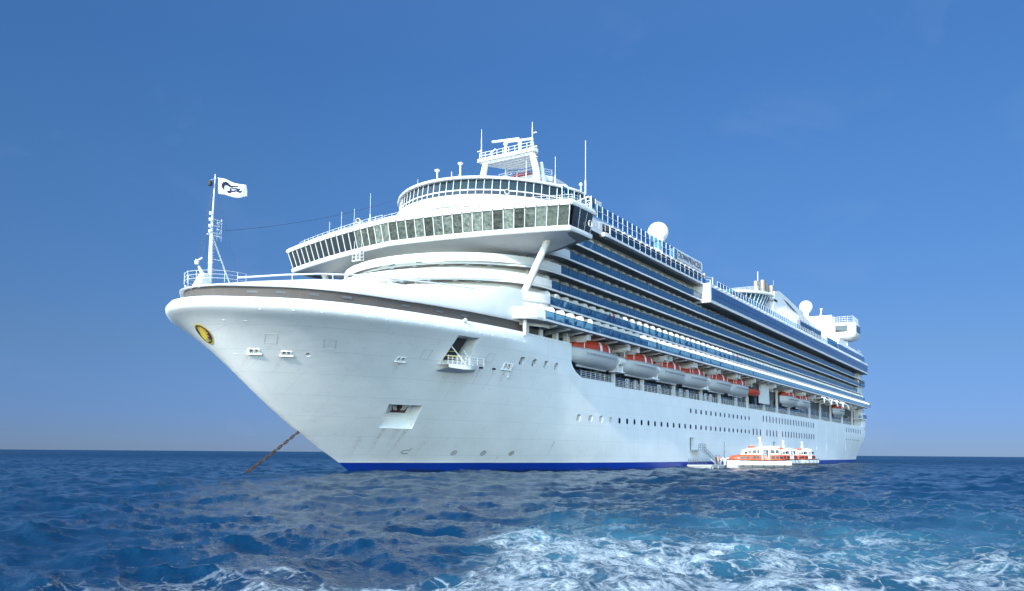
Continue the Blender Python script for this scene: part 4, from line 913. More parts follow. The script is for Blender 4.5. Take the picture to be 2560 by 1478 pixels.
# ------------------------------------------------------------------ bridge
def BF(y): return 35.2 + .1 * abs(y) + .0047 * y * y          # front line of the wheelhouse
YB = [25.4 * t / 36 for t in range(-36, 37)]
def brow(ds, z, ky=1.0, side=None):
    r = [(BF(y) + ds, y * ky, z) for y in YB]
    back = 46.2
    return [(back, -25.6 * ky, z), (43.5, -25.6 * ky, z)] + r + [(43.5, 25.6 * ky, z), (back, 25.6 * ky, z)]
br = MB()
br.grid([brow(-.10, 31.95), brow(-.22, 31.98), brow(-.28, 31.8, 1.004), brow(-.22, 31.5, 1.004), brow(.0, 31.32)])
rows = []
for q in (0, .15, .3, .45, .6, .8, 1.):
    row = []
    for y in [-25.6, -25.6] + YB + [25.6, 25.6]:
        k = len(row); dep = 1.75 * (1 - min(abs(y) / 25., 1.) ** 2.2) + .10
        b0 = BF(y) if 1 < k < len(YB) + 2 else (46.2 if k in (0, len(YB) + 3) else 43.5)
        s = b0 + q * (7.5 if 1 < k < len(YB) + 2 else .8); s = min(s, 46.6)
        row.append((s, y, 31.32 - dep * math.sin(q * math.pi / 2) ** 1.1 + .12 * max(0, abs(y) - 19) * q))
    rows.append(row)
br.grid(rows)
bridge = br.build('bridge', M['white'], ship, smooth=45)
m_ = MB(); ring = [(p[0] + .25, p[1] * .99) for p in brow(0, 0)] + [(50, 18), (50, -18)]
m_.hexa(ring, 31.4, 31.9); m_.build('bridge_floor', M['deck'], bridge)
m_ = MB(); m_.quad((46.2, 25.4, 31.4), (49, 17.9, 31.4), (49, 17.9, 35.2), (46.2, 25.4, 35.2)); m_.quad((46.2, -25.4, 31.4), (49, -17.9, 31.4), (49, -17.9, 35.2), (46.2, -25.4, 35.2)); m_.box(41.5, 49, -17, 17, 31.95, 35.0); m_.build('wing_back_wall', M['white'], bridge)
# roof
rf = MB()
rf.grid([brow(-.55, 34.42, 1.02), brow(-.85, 34.45, 1.027), brow(-.92, 34.7, 1.03), brow(-.85, 34.95, 1.028), brow(-.6, 35.25, 1.02), brow(-.1, 35.48, 1.005), brow(.6, 35.55, .985)])
rr_ = brow(.6, 35.55, .985); rf.add(rr_ + [(52, 18, 35.55), (52, -18, 35.55)], [tuple(range(len(rr_) + 2))])
ru = brow(-.55, 34.42, 1.02); rf.add(ru, [tuple(range(len(ru)))])
roof = rf.build('bridge_roof', M['white'], bridge, smooth=45)
# leaning windows with white mullions
mul_ = MB()
NW = 36; ys = [-25.2 + 50.4 * k / NW for k in range(NW + 1)]
def wp(y, t, off=0.): b = BF(y); return Vector((b - .62 * t - .12 + off, y * (1 + .022 * t), 31.98 + 2.46 * t))
for k in range(NW + 1): own('window_mullion', M['white'], bridge, lambda q: q.tube((wp(ys[k], 0, .0), wp(ys[k], 1, .0)), .065, 4))
for k in range(NW):
    mb = MB(); a, b = ys[k] + .05, ys[k + 1] - .05
    mb.add([wp(a, .02, .06), wp(b, .02, .06), wp(b, .99, .06), wp(a, .99, .06), wp(a, .02, .10), wp(b, .02, .10), wp(b, .99, .10), wp(a, .99, .10)], [(0, 1, 2, 3), (4, 5, 6, 7), (0, 1, 5, 4), (1, 2, 6, 5), (2, 3, 7, 6), (3, 0, 4, 7)])
    mb.build('bridge_window', M['wheelglass'] if a < -7.5 else M['sunshade'], bridge)
for sg in (1, -1):
    for k, (a, b) in enumerate(((41.0, 42.6), (42.7, 44.3), (44.4, 46.0))):
        lo = lambda s, t, off=0.: Vector((s - .45 * t * (1 if s < 43 else .4), sg * (25.45 + .62 * t - off), 31.98 + 2.46 * t))
        mb = MB(); mb.add([lo(a, .02), lo(b, .02), lo(b, .99), lo(a, .99), lo(a, .02, .05), lo(b, .02, .05), lo(b, .99, .05), lo(a, .99, .05)], [(0, 1, 2, 3), (4, 5, 6, 7), (0, 1, 5, 4), (1, 2, 6, 5), (2, 3, 7, 6), (3, 0, 4, 7)])
        mb.build('bridge_window', M['wheelglass'], bridge); own('window_mullion', M['white'], bridge, lambda q: q.tube([lo(b + .05, 0), lo(b + .05, 1)], .05, 4))
mbs = []
for k in range(0, 37):
    y = ys[k]; m_ = MB(); m_.box(BF(y) - 1.02, BF(y) - .85, y * 1.03 - .06, y * 1.03 + .06, 34.5, 34.62); mbs.append(m_)
part_each('wiper_motor', mbs, M['darkgrey'], bridge)
# life ring on the wing end, wing struts, cradle
m_ = MB(); pts = [(45.0 + .42 * math.cos(t), 26.05, 33.1 + .42 * math.sin(t)) for t in [i * math.pi / 8 for i in range(17)]]; m_.tube(pts, .09, 6); m_.build('life_ring', M['white'], bridge, smooth=60)
for sg in (1, -1):
    m_ = MB(); m_.tube([(43, sg * 16.9, 24.0), (43, sg * 20.95, 31.5)], [.50, .48], 16); m_.build('wing_strut', M['white'], ship, smooth=50)
m_ = MB(); cz = 30.0
for a in (-.75, 0, .75):
    for b in (0, .7): m_.tube([(35.0 + b, -6.3 + a, cz), (35.0 + b, -6.3 + a, cz + 1.5)], .035, 5)
for z in (cz, cz + .5, cz + 1, cz + 1.5): m_.tube([(35.0, -7.05, z), (35.0, -5.55, z), (35.7, -5.55, z), (35.7, -7.05, z), (35, -7.05, z)], .035, 5)
for a in (-.7, .7): m_.tube([(35.3, -6.3 + a, cz + 1.5), (35.4, -6.3 + a, cz + 3)], .03, 5)
m_.box(34.95, 35.75, -7.1, -5.5, cz - .1, cz); m_.build('window_cleaning_cradle', M['white'], bridge)
# roof railing, antennas
m_ = MB(); rail_run(m_, [(BF(y) + 1.1, y, 35.5) for y in [-25 + 22 * k / 15 for k in range(16)]], 1.0, 3, .028); m_.build('bridge_roof_railing', M['white'], roof)
m_ = MB(); rail_run(m_, [(BF(y) + 1.5, y, 35.5) for y in [-3 + 28 * k / 17 for k in range(18)]] + [(44, 25.2, 35.5), (46.5, 25.2, 35.5), (49, 20, 35.5)], 1.0, 3, .024); m_.build('bridge_roof_railing', M['white'], roof)
m_ = MB()
for a in (24.6, 25.4): m_.tube([(46.6, a, 35.4), (46.6, a, 37.4)], .07)
for z in (35.8, 36.3, 36.8, 37.3): m_.tube([(46.6, 24.6, z), (46.6, 25.4, z)], .05)
m_.tube([(46.6, 25.0, 37.4), (50.5, 18.2, 37.6)], .08); m_.build('wing_ladder', M['white'], roof)
def whip(s, y, z0, z1, r0, parent, zmid=None, name='antenna'):
    m_ = MB(); zm = zmid if zmid else z0 + (z1 - z0) * .35; m_.tube([(s, y, z0), (s, y, zm)], r0, 6); m_.tube([(s, y, zm), (s + .02, y, z1)], r0 * .42, 5); return m_.build(name, M['white'], parent)
for y, h in ((-23.3, 36.6), (-15.65, 37.9), (-12.45, 38.8), (-9.25, 38.6), (-5.55, 40.2)): whip(BF(y) + 1.0, y, 35.4, h, .055, roof)
m_ = MB(); m_.lathe((40.0, 8.4, 35.5), [(0, 0), (.3, .02), (.3, 1.7), (0, 1.75)], 12); m_.build('roof_vent', M['white'], roof, smooth=40)
m_ = MB(); m_.box(39.2, 40.6, 10.0, 11.8, 35.5, 36.3); m_.build('roof_locker', M['white'], roof)
def searchlight(s, y, z, parent, h=1.2):
    m_ = MB(); m_.tube([(s, y, z), (s, y, z + h)], [.12, .09], 8); m_.tube([(s - .35, y + .25, z + h + .25), (s + .35, y - .1, z + h + .25)], [.34, .30], 12); o_ = m_.build('searchlight', M['white'], parent, smooth=45)
    m_ = MB(); m_.tube([(s - .37, y + .26, z + h + .25), (s - .41, y + .28, z + h + .25)], [.27, .27], 12); m_.build('searchlight_lens', M['black'], o_)
searchlight(40.4, 15.8, 35.5, roof, 2.0); searchlight(37.6, -8.5, 35.5, roof, .9)

# ------------------------------------------------------------------ lounge drum above the bridge
def drum(s0, b, a, z, n=44): return [(p[0], p[1], z) for p in arc(s0, b, a, n)]
def drum2(s0, b, a, z):
    tm = math.acos(max(0., min(1., 1 - (60 - s0) / a))); e = [(s0 + a * (1 - math.cos(t)), b * math.sin(t), z) for t in [tm * (k / 22 - 1) for k in range(45)]]
    return [(62, e[0][1], z)] + e + [(62, e[-1][1], z)]
dm = MB()
dm.grid([drum2(45.0, 17.2, 23, 37.4), drum2(44.6, 17.4, 23, 38.7), drum2(43.9, 17.7, 23, 38.8), drum2(43.8, 17.7, 23, 39.15), drum2(44.3, 17.5, 23, 39.25), drum2(44.4, 17.45, 23, 39.7), drum2(44.0, 17.6, 23, 39.85), drum2(43.95, 17.6, 23, 40.45), drum2(44.5, 17.3, 23, 40.5)])
lounge = dm.build('lounge', M['white'], ship, smooth=40)
LB = [-1.42 + 2.84 * k / 44 for k in range(45)]
def lp(t, z): q = (z - 40.5) / 2.5; return Vector((44.45 + .35 * q + 23 * (1 - math.cos(t)), (17.4 - .1 * q) * math.sin(t), z))
fm_ = MB()
for k in range(44):
    t0, t1 = LB[k] + .004, LB[k + 1] - .004
    for z0, z1 in ((40.5, 41.2), (41.36, 42.95)):
        mb = MB(); mb.quad(lp(t0, z0), lp(t1, z0), lp(t1, z1), lp(t0, z1)); mb.build('lounge_window', M['skyglass'] if k > 22 else M['glass'], lounge) if z0 > 41 else mb.build('lounge_window', M['glass'], lounge)
for k in range(45): fm_.tube([lp(LB[k], 40.45) + Vector((-.03, 0, 0)), lp(LB[k], 42.98) + Vector((-.03, 0, 0))], .055, 4)
fm_.build('lounge_mullion', M['white'], lounge)
m_ = MB(); m_.tube([lp(t, 41.28) + Vector((-.05, 0, 0)) for t in LB], .10, 6); m_.build('lounge_ring', M['white'], lounge, smooth=60)
m_ = MB(); m_.grid([[lp(t, 40.5) + Vector((2.2, 0, 0)) for t in LB], [lp(t, 43) + Vector((2.2, 0, 0)) for t in LB]]); m_.build('lounge_interior', M['grey'], lounge)
m_ = MB(); rfz = [(44.9, 17.1, 42.95), (44.2, 17.6, 42.95), (44.05, 17.65, 43.15), (44.2, 17.6, 43.32), (44.9, 17.3, 43.5), (47.5, 16, 43.75), (52, 13, 44.0), (56, 8, 44.2), (59, 3, 44.3)]
m_.grid([drum2(s0, b, 24 if s0 < 47 else 16, z) for s0, b, z in rfz]); lroof = m_.build('lounge_roof', M['white'], lounge, smooth=50)
m_ = MB(); rail_run(m_, [(p[0] - .9, p[1] * 1.02, 37.5) for p in arc(44, 18.5, 23, 40)], 1.1, 3, .024); m_.build('lounge_deck_railing', M['white'], lounge)
for s, y, z0, z1 in ((52, -5.1, 44, 47.6), (52, -.5, 44, 47.9)):
    m_ = MB(); m_.tube([(s, y, z0), (s, y, z1)], .13, 8); m_.tube([(s, y, z1), (s, y, z1 + .25)], [.16, .3], 8); m_.box(s - .25, s + .25, y - .3, y + .3, z1 + .2, z1 + .5); m_.build('camera_post', M['white'], lroof, smooth=45)
m_ = MB(); m_.tube([(52, -2.2, 44), (52, -2.2, 47.2)], .07); m_.tube([(52, -1.6, 44), (52, -1.6, 46)], .05); m_.tube([(52, -2.2, 45.9), (52, -1.6, 45.9)], .05); m_.build('antenna', M['white'], lroof)
whip(52, -9.1, 43.8, 47.2, .07, lroof, 45.6); whip(52, -.9, 44, 46.6, .06, lroof)
whip(66, 14.45, 43, 53.6, .13, lroof, 47); whip(60, 12.2, 43.5, 49.5, .08, lroof, 46.5); whip(60.5, 6.5, 44, 50, .08, lroof, 48); whip(59, 9.0, 44, 49.3, .07, lroof, 47.5)
for s, y, z1, r_ in ((62, 7.5, 49.2, .3), (66, 13.6, 46.2, .28)):
    m_ = MB(); m_.tube([(s, y, 44), (s, y, z1)], .1, 8); m_.lathe((s, y, z1), [(0, -.1), (r_, 0), (r_ * 1.1, .2), (r_ * .6, .45), (0, .52)], 12); m_.build('antenna_dome', M['white2'], lroof, smooth=50)
m_ = MB(); m_.lathe((61, 13.2, 43.4), [(.7, 0), (.9, .4), (.95, .8), (.75, 1.3), (.4, 1.55), (0, 1.6)], 16); m_.build('antenna_dome', M['white2'], lroof, smooth=50)

# ------------------------------------------------------------------ radar mast
rm = MB(); rm.box(63, 73, -6.8, 6.8, 44.2, 45.2); rmast = rm.build('radar_mast', M['white'], ship)
for sg in (1, -1):
    rm = MB(); rm.tube([(65.3, sg * 5.9, 44.5), (65.3, sg * 5.55, 50), (65.3, sg * 4.75, 53.1)], [.72, .60, .52], 16); rm.build('mast_leg', M['white'], rmast, smooth=50)
    rm = MB(); rm.tube([(71.5, sg * 4.6, 45), (70.2, sg * 3.6, 53.2)], [.36, .30], 12); rm.build('mast_leg', M['white'], rmast, smooth=50)
m_ = MB(); ring = [(64.4, -5.9), (64.4, 5.5), (65.6, 5.7), (70.3, 2.6), (71.2, 1), (71.2, -1), (70.3, -3.2), (65.6, -6.1)]
m_.hexa(ring, 53.2, 53.75); m_.hexa([(a + .4 if a < 66 else a - .4, b * .93) for a, b in ring], 53.0, 53.2)
for k in range(6): m_.box(65 + k, 65.1 + k, -4.8 + k * .45, 4.6 - k * .45, 52.85, 53.05)
rp_ = m_.build('radar_platform', M['white'], rmast)
m_ = MB(); rail_run(m_, [(64.6, -5.6 + 10.9 * k / 9, 53.75) for k in range(10)], 1.05, 2, .045, rp=.045); rail_run(m_, [(64.6, 5.3, 53.75), (67, 4.5, 53.75), (70, 2.3, 53.75), (70.8, 0, 53.75), (70, -2.8, 53.75), (67, -4.8, 53.75), (64.6, -5.6, 53.75)], 1.05, 2, .04); m_.build('radar_railing', M['white'], rp_)
for y, zt, y0, y1, sk, s in ((-1.1, 56.1, -3.7, 1.5, -.05, 66.), (1.6, 55.7, -.9, 4.1, -.05, 66.4)):
    m_ = MB(); m_.tube([(s, y, 53.7), (s, y, zt)], [.30, .24], 10); m_.lathe((s, y, zt - .35), [(0, 0), (.32, .05), (.42, .3), (.32, .62), (0, .68)], 12); rs_ = m_.build('radar_scanner', M['white'], rp_, smooth=45)
    m_ = MB(); dirs = Vector((.10, 1, sk)).normalized(); c0 = Vector((s, (y0 + y1) / 2, zt + .62)); m_.tube([c0 - dirs * (y1 - y0) / 2, c0 + dirs * (y1 - y0) / 2], .22, 10); m_.build('scanner_bar', M['white2'], rs_, smooth=45)
m_ = MB(); m_.tube([(65.2, -3.3, 53.7), (65.2, -3.3, 54.6)], .14); m_.tube([(65.1, -3.9, 54.4), (65.1, -2.6, 55.2)], .12); m_.build('radar_scanner', M['white'], rp_)
for y, z1 in ((-5.5, 59.2), (4.9, 58.4)):
    m_ = MB(); m_.tube([(65, y, 53.5), (65, y, 55.8)], .11, 6); m_.tube([(65, y, 55.8), (65, y, 57.5)], .075, 6); m_.tube([(65, y, 57.4), (65, y, z1)], .045, 5)
    if y > 0: m_.tube([(65, 4.3, 53.7), (65, 4.85, 55.6)], .05)
    m_.build('signal_pole', M['white'], rp_)
for y0, y1, z in ((-5.5, -6.3, 55.4), (-5.6, -6.3, 53.5), (4.9, 5.8, 56.5), (5.2, 5.9, 54.1), (5.2, 5.9, 52.3), (-5.9, -6.3, 50.6)):
    m_ = MB(); m_.box(64.9, 65.1, min(y0, y1), max(y0, y1), z - .12, z); o_ = m_.build('light_bracket', M['white'], rmast)
    m_ = MB(); m_.lathe((65, y1 * .98, z), [(0, 0), (.13, .02), (.13, .28), (0, .32)], 8); m_.build('signal_lamp', M['black'], o_)
m_ = MB(); m_.tube([(70.5, -3.2, 52.8), (71, -1, 52.7), (71, 1, 52.75), (70.2, 3.0, 53.2)], .13, 8); m_.tube([(71, -1.8, 52.7), (71.5, -2.6, 50)], .10, 6); m_.build('mast_crosspiece', M['white'], rmast)
m_ = MB(); ring = [(72, -6), (72, 1.5), (75, 3), (80, 3), (80, -9), (76, -9)]
m_.hexa(ring, 51.3, 52.1, 0, [(a, b * 1.1) for a, b in ring]); m_.hexa([(a + 1, b * .7) for a, b in ring], 44.8, 51.3); od = m_.build('observation_deck', M['white'], ship)
m_ = MB(); rail_run(m_, [(76, -9.5, 52.1), (74, -7.8, 52.1), (72, -6.4, 52.1), (72, -3.8, 52.1), (72, -1.2, 52.1), (72.1, 1.4, 52.1), (75, 3, 52.1)], 1.2, 3, .04); m_.build('observation_railing', M['white'], od)
m_ = MB()
for y in (-4.2, -3.0, -1.8, -.6, .6): m_.tube([(73.2, y - .42, 52.5), (73.2, y + .42, 52.5)], .36, 10)
for y in (-3.6, -2.4, -1.2): m_.tube([(73.4, y - .4, 53.05), (73.4, y + .4, 53.05)], .3, 10)
tag(m_.build('life_raft_stack', M['red'], od, smooth=50), label='red canisters stacked behind the rail under the radar mast')
m_ = MB(); m_.box(72.6, 73.4, -5.8, -5.0, 52.1, 53.1); m_.lathe((73.0, -8.2, 51.9), [(.1, 0), (.75, .1), (.8, .7), (.6, 1.1), (0, 1.3)], 12); m_.build('observation_locker', M['white'], od)
# satellite domes
def radome(s, y, z0, r, h0):
    m_ = MB(); pr = [(r * .42, -h0), (r * .42, -.1), (r * .62, 0)] + [(r * math.sin(t), r * .92 - r * math.cos(t) * 1.0) for t in [.72 + (math.pi - .72) * k / 14 for k in range(14)]] + [(0.02, r * 1.92)]
    m_.lathe((s, y, z0), pr, 28); return m_.build('radome', M['white2'], ship, smooth=60)
radome(119.0, 5.0, 49.6, 2.32, 8.); radome(263.5, 3.0, 55.0, 2.35, 4.)
# ------------------------------------------------------------------ pool dome, funnel, stern lounge
m_ = MB(); ctr = (179.5, 0)
m_.grid([[(179.5 - r * math.cos(t), r * math.sin(t), z) for t in [math.pi * (k / 32 - .5) * 1.05 for k in range(33)]] for r, z in ((13.0, 46.3), (13.6, 46.35), (13.8, 46.7), (13.5, 47.1), (11, 47.6), (6, 48.0), (1, 48.1))])
pd = m_.build('pool_dome_roof', M['white'], ship, smooth=50)
g = MB(); fr_ = MB()
for k in range(28):
    t0, t1 = math.pi * (k / 28 - .5), math.pi * ((k + 1) / 28 - .5); P_ = lambda t, r, z: (179.5 - (r - 9.4) * math.cos(t), (r - 9.4) * math.sin(t), z)
    g.add([P_(t0, 20.5, 37.5), P_(t1, 20.5, 37.5), P_(t1, 20.8, 43.5), P_(t0, 20.8, 43.5), P_(t1, 22.3, 46.4), P_(t0, 22.3, 46.4)], [(0, 1, 2, 3), (3, 2, 4, 5)])
    fr_.tube([P_(t0, 20.6, 37.5), P_(t0, 20.9, 43.5), P_(t0, 22.4, 46.4)], .13, 5)
for z, r in ((40.5, 20.7), (43.5, 20.95)): fr_.tube([P_(math.pi * (k / 28 - .5), r, z) for k in range(29)], .12, 5)
q = g.build('pool_dome_glazing', M['screen'], pd); fr_.build('pool_dome_frame', M['white'], q)
m_ = MB(); m_.hexa([(196, -15), (222, -15), (222, 16), (196, 16)], 37.4, 42.3); m_.build('deck_house', M['white'], ship)
for k in range(5):
    m_ = MB(); z = 42.6 + k * 1.15; w_ = 15.5 - k * 1.5; ln = 40 - k * 5; m_.box(200 + k * 2.5, 200 + k * 2.5 + ln, -w_, w_, z, z + .28); m_.box(201 + k * 2.5, 199 + k * 2.5 + ln, -w_ + .8, w_ - .8, z - .9, z); o_ = m_.build('stair_terrace', M['white'], ship)
    m_ = MB(); rail_run(m_, [(200 + k * 2.5 + ln * j / 16, w_ - .1, z + .28) for j in range(17)], 1.0, 3, .04); rail_run(m_, [(200 + k * 2.5, -w_ + 2 * w_ * j / 10, z + .28) for j in range(11)], 1.0, 3, .04); m_.build('terrace_railing', M['white'], o_)
m_ = MB()
for i in range(15):
    for j in range(6): m_.box(201 + i * 1.65, 201.12 + i * 1.65, 16.05, 16.12, 37.5 + j * .85, 38.25 + j * .85)
for i in range(9): m_.tube([(200 + i * 3.2, 16.08, 37.5), (200 + i * 3.2, 16.08, 42.6)], .08, 4)
m_.quad((200, 16.02, 37.4), (226, 16.02, 37.4), (226, 16.02, 42.2), (200, 16.02, 42.2)); m_.build('court_screen', M['screen'], ship)
# funnel: casing with a sloping fin each side and a cluster of exhaust pipes
fn = MB()
side = [(203.5, 44), (206.5, 53.0), (211.5, 54.0), (218, 53.6), (236, 52.0), (252, 49.5), (262, 46.0), (266, 42), (266, 38), (203, 38)]
k = len(side); fn.add([(s, 7.0, z) for s, z in side] + [(s, 6.0, z) for s, z in side], [tuple(range(k)), tuple(range(k, 2 * k))] + [(q, (q + 1) % k, k + (q + 1) % k, k + q) for q in range(k)])
fn.add([(s, -7.0, z) for s, z in side] + [(s, -6.0, z) for s, z in side], [tuple(range(k)), tuple(range(k, 2 * k))] + [(q, (q + 1) % k, k + (q + 1) % k, k + q) for q in range(k)])
fn.hexa([(205, -6.2), (245, -6.2), (245, 6.2), (205, 6.2)], 38, 52.6)
funnel = fn.build('funnel', M['white'], ship)
m_ = MB(); slot = [(216, 52.3), (222, 51.9), (238, 49.6), (240, 48.8), (232, 49.8), (222, 51.0)]; k = len(slot); m_.add([(s, 7.05, z) for s, z in slot] + [(s, 6.9, z) for s, z in slot], [tuple(range(k)), tuple(range(k, 2 * k))] + [(q, (q + 1) % k, k + (q + 1) % k, k + q) for q in range(k)]); m_.build('funnel_slot', M['darkgrey'], funnel)
m_ = MB(); m_.hexa([(188.5, -5.5), (209, -5.5), (209, 7), (188.5, 7)], 49.9, 50.6); m_.hexa([(192, -5.5), (208, -5.5), (208, 6), (192, 6)], 44, 49.9); m_.build('stack_platform', M['grey'], funnel)
for s, y, z1, r_ in ((190.3, 5.9, 53.4, .75), (197.2, 5.9, 54.9, .85), (199.8, 5.6, 54.8, .75), (202.3, 5.4, 54.8, .75), (201.0, 3.6, 55.0, .7), (206.8, 5.9, 54.9, .8), (208.6, 5.2, 54.8, .7)):
    m_ = MB(); m_.lathe((s, y, 49), [(r_, 0), (r_, z1 - 49), (r_ * .82, z1 - 49), (r_ * .8, z1 - 49.5), (0, z1 - 49.5)], 14); m_.build('exhaust_pipe', M['steel'], funnel, smooth=45)
whip(192.0, 6.0, 50, 56.6, .28, funnel, 53.6, 'stack_mast'); whip(209, 6, 50, 57, .08, funnel)
m_ = MB(); rail_run(m_, [(188.5, -5 + 1.6 * j, 50.6) for j in range(8)] + [(189 + 2 * j, 6.9, 50.6) for j in range(11)], 1.0, 3, .05); m_.build('stack_railing', M['white'], funnel)
# lounge pod bridging the stern
m_ = MB(); m_.hexa([(262, 3.4), (268, 3.4), (268, 12.2), (262, 12.2)], 37.4, 53.2); m_.hexa([(264, -16), (268, -16), (268, 3.4), (264, 3.4)], 46, 53); m_.build('pod_support', M['white'], ship)
m_ = MB(); ring = rrect(11, 9.6, 2.2, 4); pc = (268.5, 15.2)
lay = [(44.2, .62), (44.7, .82), (45.6, .97), (46.6, 1.0), (48.6, 1.0), (50.0, .99), (50.4, .95), (50.5, .8)]
m_.grid([[(pc[0] + a * f, pc[1] + b * f, z) for a, b in ring] for z, f in lay], close=True)
m_.add([(pc[0] + a * .62, pc[1] + b * .62, 44.2) for a, b in ring], [tuple(range(len(ring)))]); m_.add([(pc[0] + a * .8, pc[1] + b * .8, 50.5) for a, b in ring], [tuple(range(len(ring)))])
pod = m_.build('stern_lounge_pod', M['white'], ship, smooth=40)
m_ = MB(); m_.box(262.85, 263.05, 13.2, 17.4, 47.0, 49.3); m_.build('pod_window', M['glass'], pod)
m_ = MB(); m_.box(265.2, 272.2, 19.9, 20.06, 46.9, 49.4); m_.build('pod_window', M['glass'], pod)
m_ = MB(); rail_run(m_, [(264, 11 + .9 * j, 50.4) for j in range(8)] + [(264.5 + 1.4 * j, 19.2, 50.4) for j in range(7)], 2.2, 3, .06, rp=.06); m_.build('pod_railing', M['white'], pod)
m_ = MB(); m_.tube([(267, 16.3, 41), (267, 16.3, 44.6)], .3, 10); m_.build('pod_post', M['white'], pod, smooth=45)
m_ = MB()
for a in (12.4, 13.2):
    m_.tube([(262.6, a, 44), (262.6, a, 52)], .1, 5)
for j in range(10): m_.tube([(262.6, 12.4, 44.3 + j * .8), (262.6, 13.2, 44.3 + j * .8)], .07, 4)
m_.build('pod_ladder', M['white'], pod)
m_ = MB(); m_.tube([(262.8, 8.3, 53), (262.8, 8.6, 55.9)], [.4, .15], 8); m_.box(262.6, 263, 8.2, 9.0, 55.6, 56.0); m_.build('stern_mast', M['white'], ship)
m_ = MB(); ring = [(250, 10), (262, 10), (262, 17), (250, 17)]; m_.hexa(ring, 37.4, 43.2); m_.build('aft_house', M['white'], ship)
# ------------------------------------------------------------------ boats: shared hull loft (local frame, bow towards +X)
RAW = lambda a, b, c: (a, b, c)
def loft_hull(L, B, D, n=22, sheer=.25, full=2.4, flat=.25, stern=.75, chine=.55):
    """rows of points gunwale-port ... keel ... gunwale-starboard, for stations from stern to bow"""
    rows = []
    for i in range(n + 1):
        t = -1 + 2 * i / n; x = t * L / 2
        w = (1 - max(t, 0) ** full) if t > 0 else 1 - (1 - stern) * (-t) ** 2.2
        b = max(B / 2 * w, .015); rise = D * (.72 * max(0, t - .35) ** 1.8 + (.25 * max(0, -t - .6) ** 1.5)); top = sheer * t * t
        prof = [(1., D + top), (1.01, D * .8 + top * .8), (.97, D * .55), (.86, D * chine * .55 + rise * .55), (.55, .12 * D + rise * .85), (.12, rise)]
        r = [(x - (.0 if t < .98 else 0), b * p, z) for p, z in prof]; rows.append(r + [(x, 0, rise - .03)] + [(a, -b_, c) for a, b_, c in reversed(r)])
    return rows
def loft_top(L, B, z0, h, n=22, nose=2.6, tail=2.6, x0=0., shrink=.93, boxy=False):
    rows = []
    for i in range(n + 1):
        t = -1 + 2 * i / n; w = 1 - abs(t) ** (nose if t > 0 else tail); w = max(w, .02); b = B / 2 * max(w, .02) ** .75 * shrink; hh = h * max(w, .02) ** .5
        prof = boxy and [(1., 0), (1., hh * .20), (.975, hh * .74), (.84, hh * .94), (.45, hh)] or [(1., 0), (.99, hh * .35), (.93, hh * .65), (.78, hh * .88), (.45, hh)]
        r = [(x0 + t * L / 2, b * p, z0 + q) for p, q in prof]; rows.append(r + [(a, -b_, c) for a, b_, c in reversed(r)])
    return rows
def surf(rows, caps=True):
    mb = MB(); mb.grid(rows)
    if caps: n = len(rows[0]); mb.add(rows[0], [tuple(range(n))]); mb.add(rows[-1], [tuple(range(n))])
    return mb
def panel_on(rows, x0, x1, f0, f1, off=.02, side=1):
    """a pane lying on the lofted surface between two stations and two profile fractions"""
    def at(x, f):
        for a, b in zip(rows, rows[1:]):
            if a[0][0] <= x <= b[0][0]:
                u = (x - a[0][0]) / max(b[0][0] - a[0][0], 1e-6); k = f * (len(a) // 2 - 1); i = min(int(k), len(a) // 2 - 2); v = k - i
                p = Vector(a[i]).lerp(Vector(a[i + 1]), v); q = Vector(b[i]).lerp(Vector(b[i + 1]), v); r = p.lerp(q, u); return Vector((r.x, side * r.y, r.z))
        return Vector(rows[-1][0])
    c = [at(x0, f0), at(x1, f0), at(x1, f1), at(x0, f1)]; N = (c[1] - c[0]).cross(c[3] - c[0]).normalized()
    if N.y * side < 0: N = -N
    mb = MB(); mb.add([p + N * off for p in c] + [p - N * .03 for p in c], [(0, 1, 2, 3), (0, 1, 5, 4), (1, 2, 6, 5), (2, 3, 7, 6), (3, 0, 4, 7)]); return mb

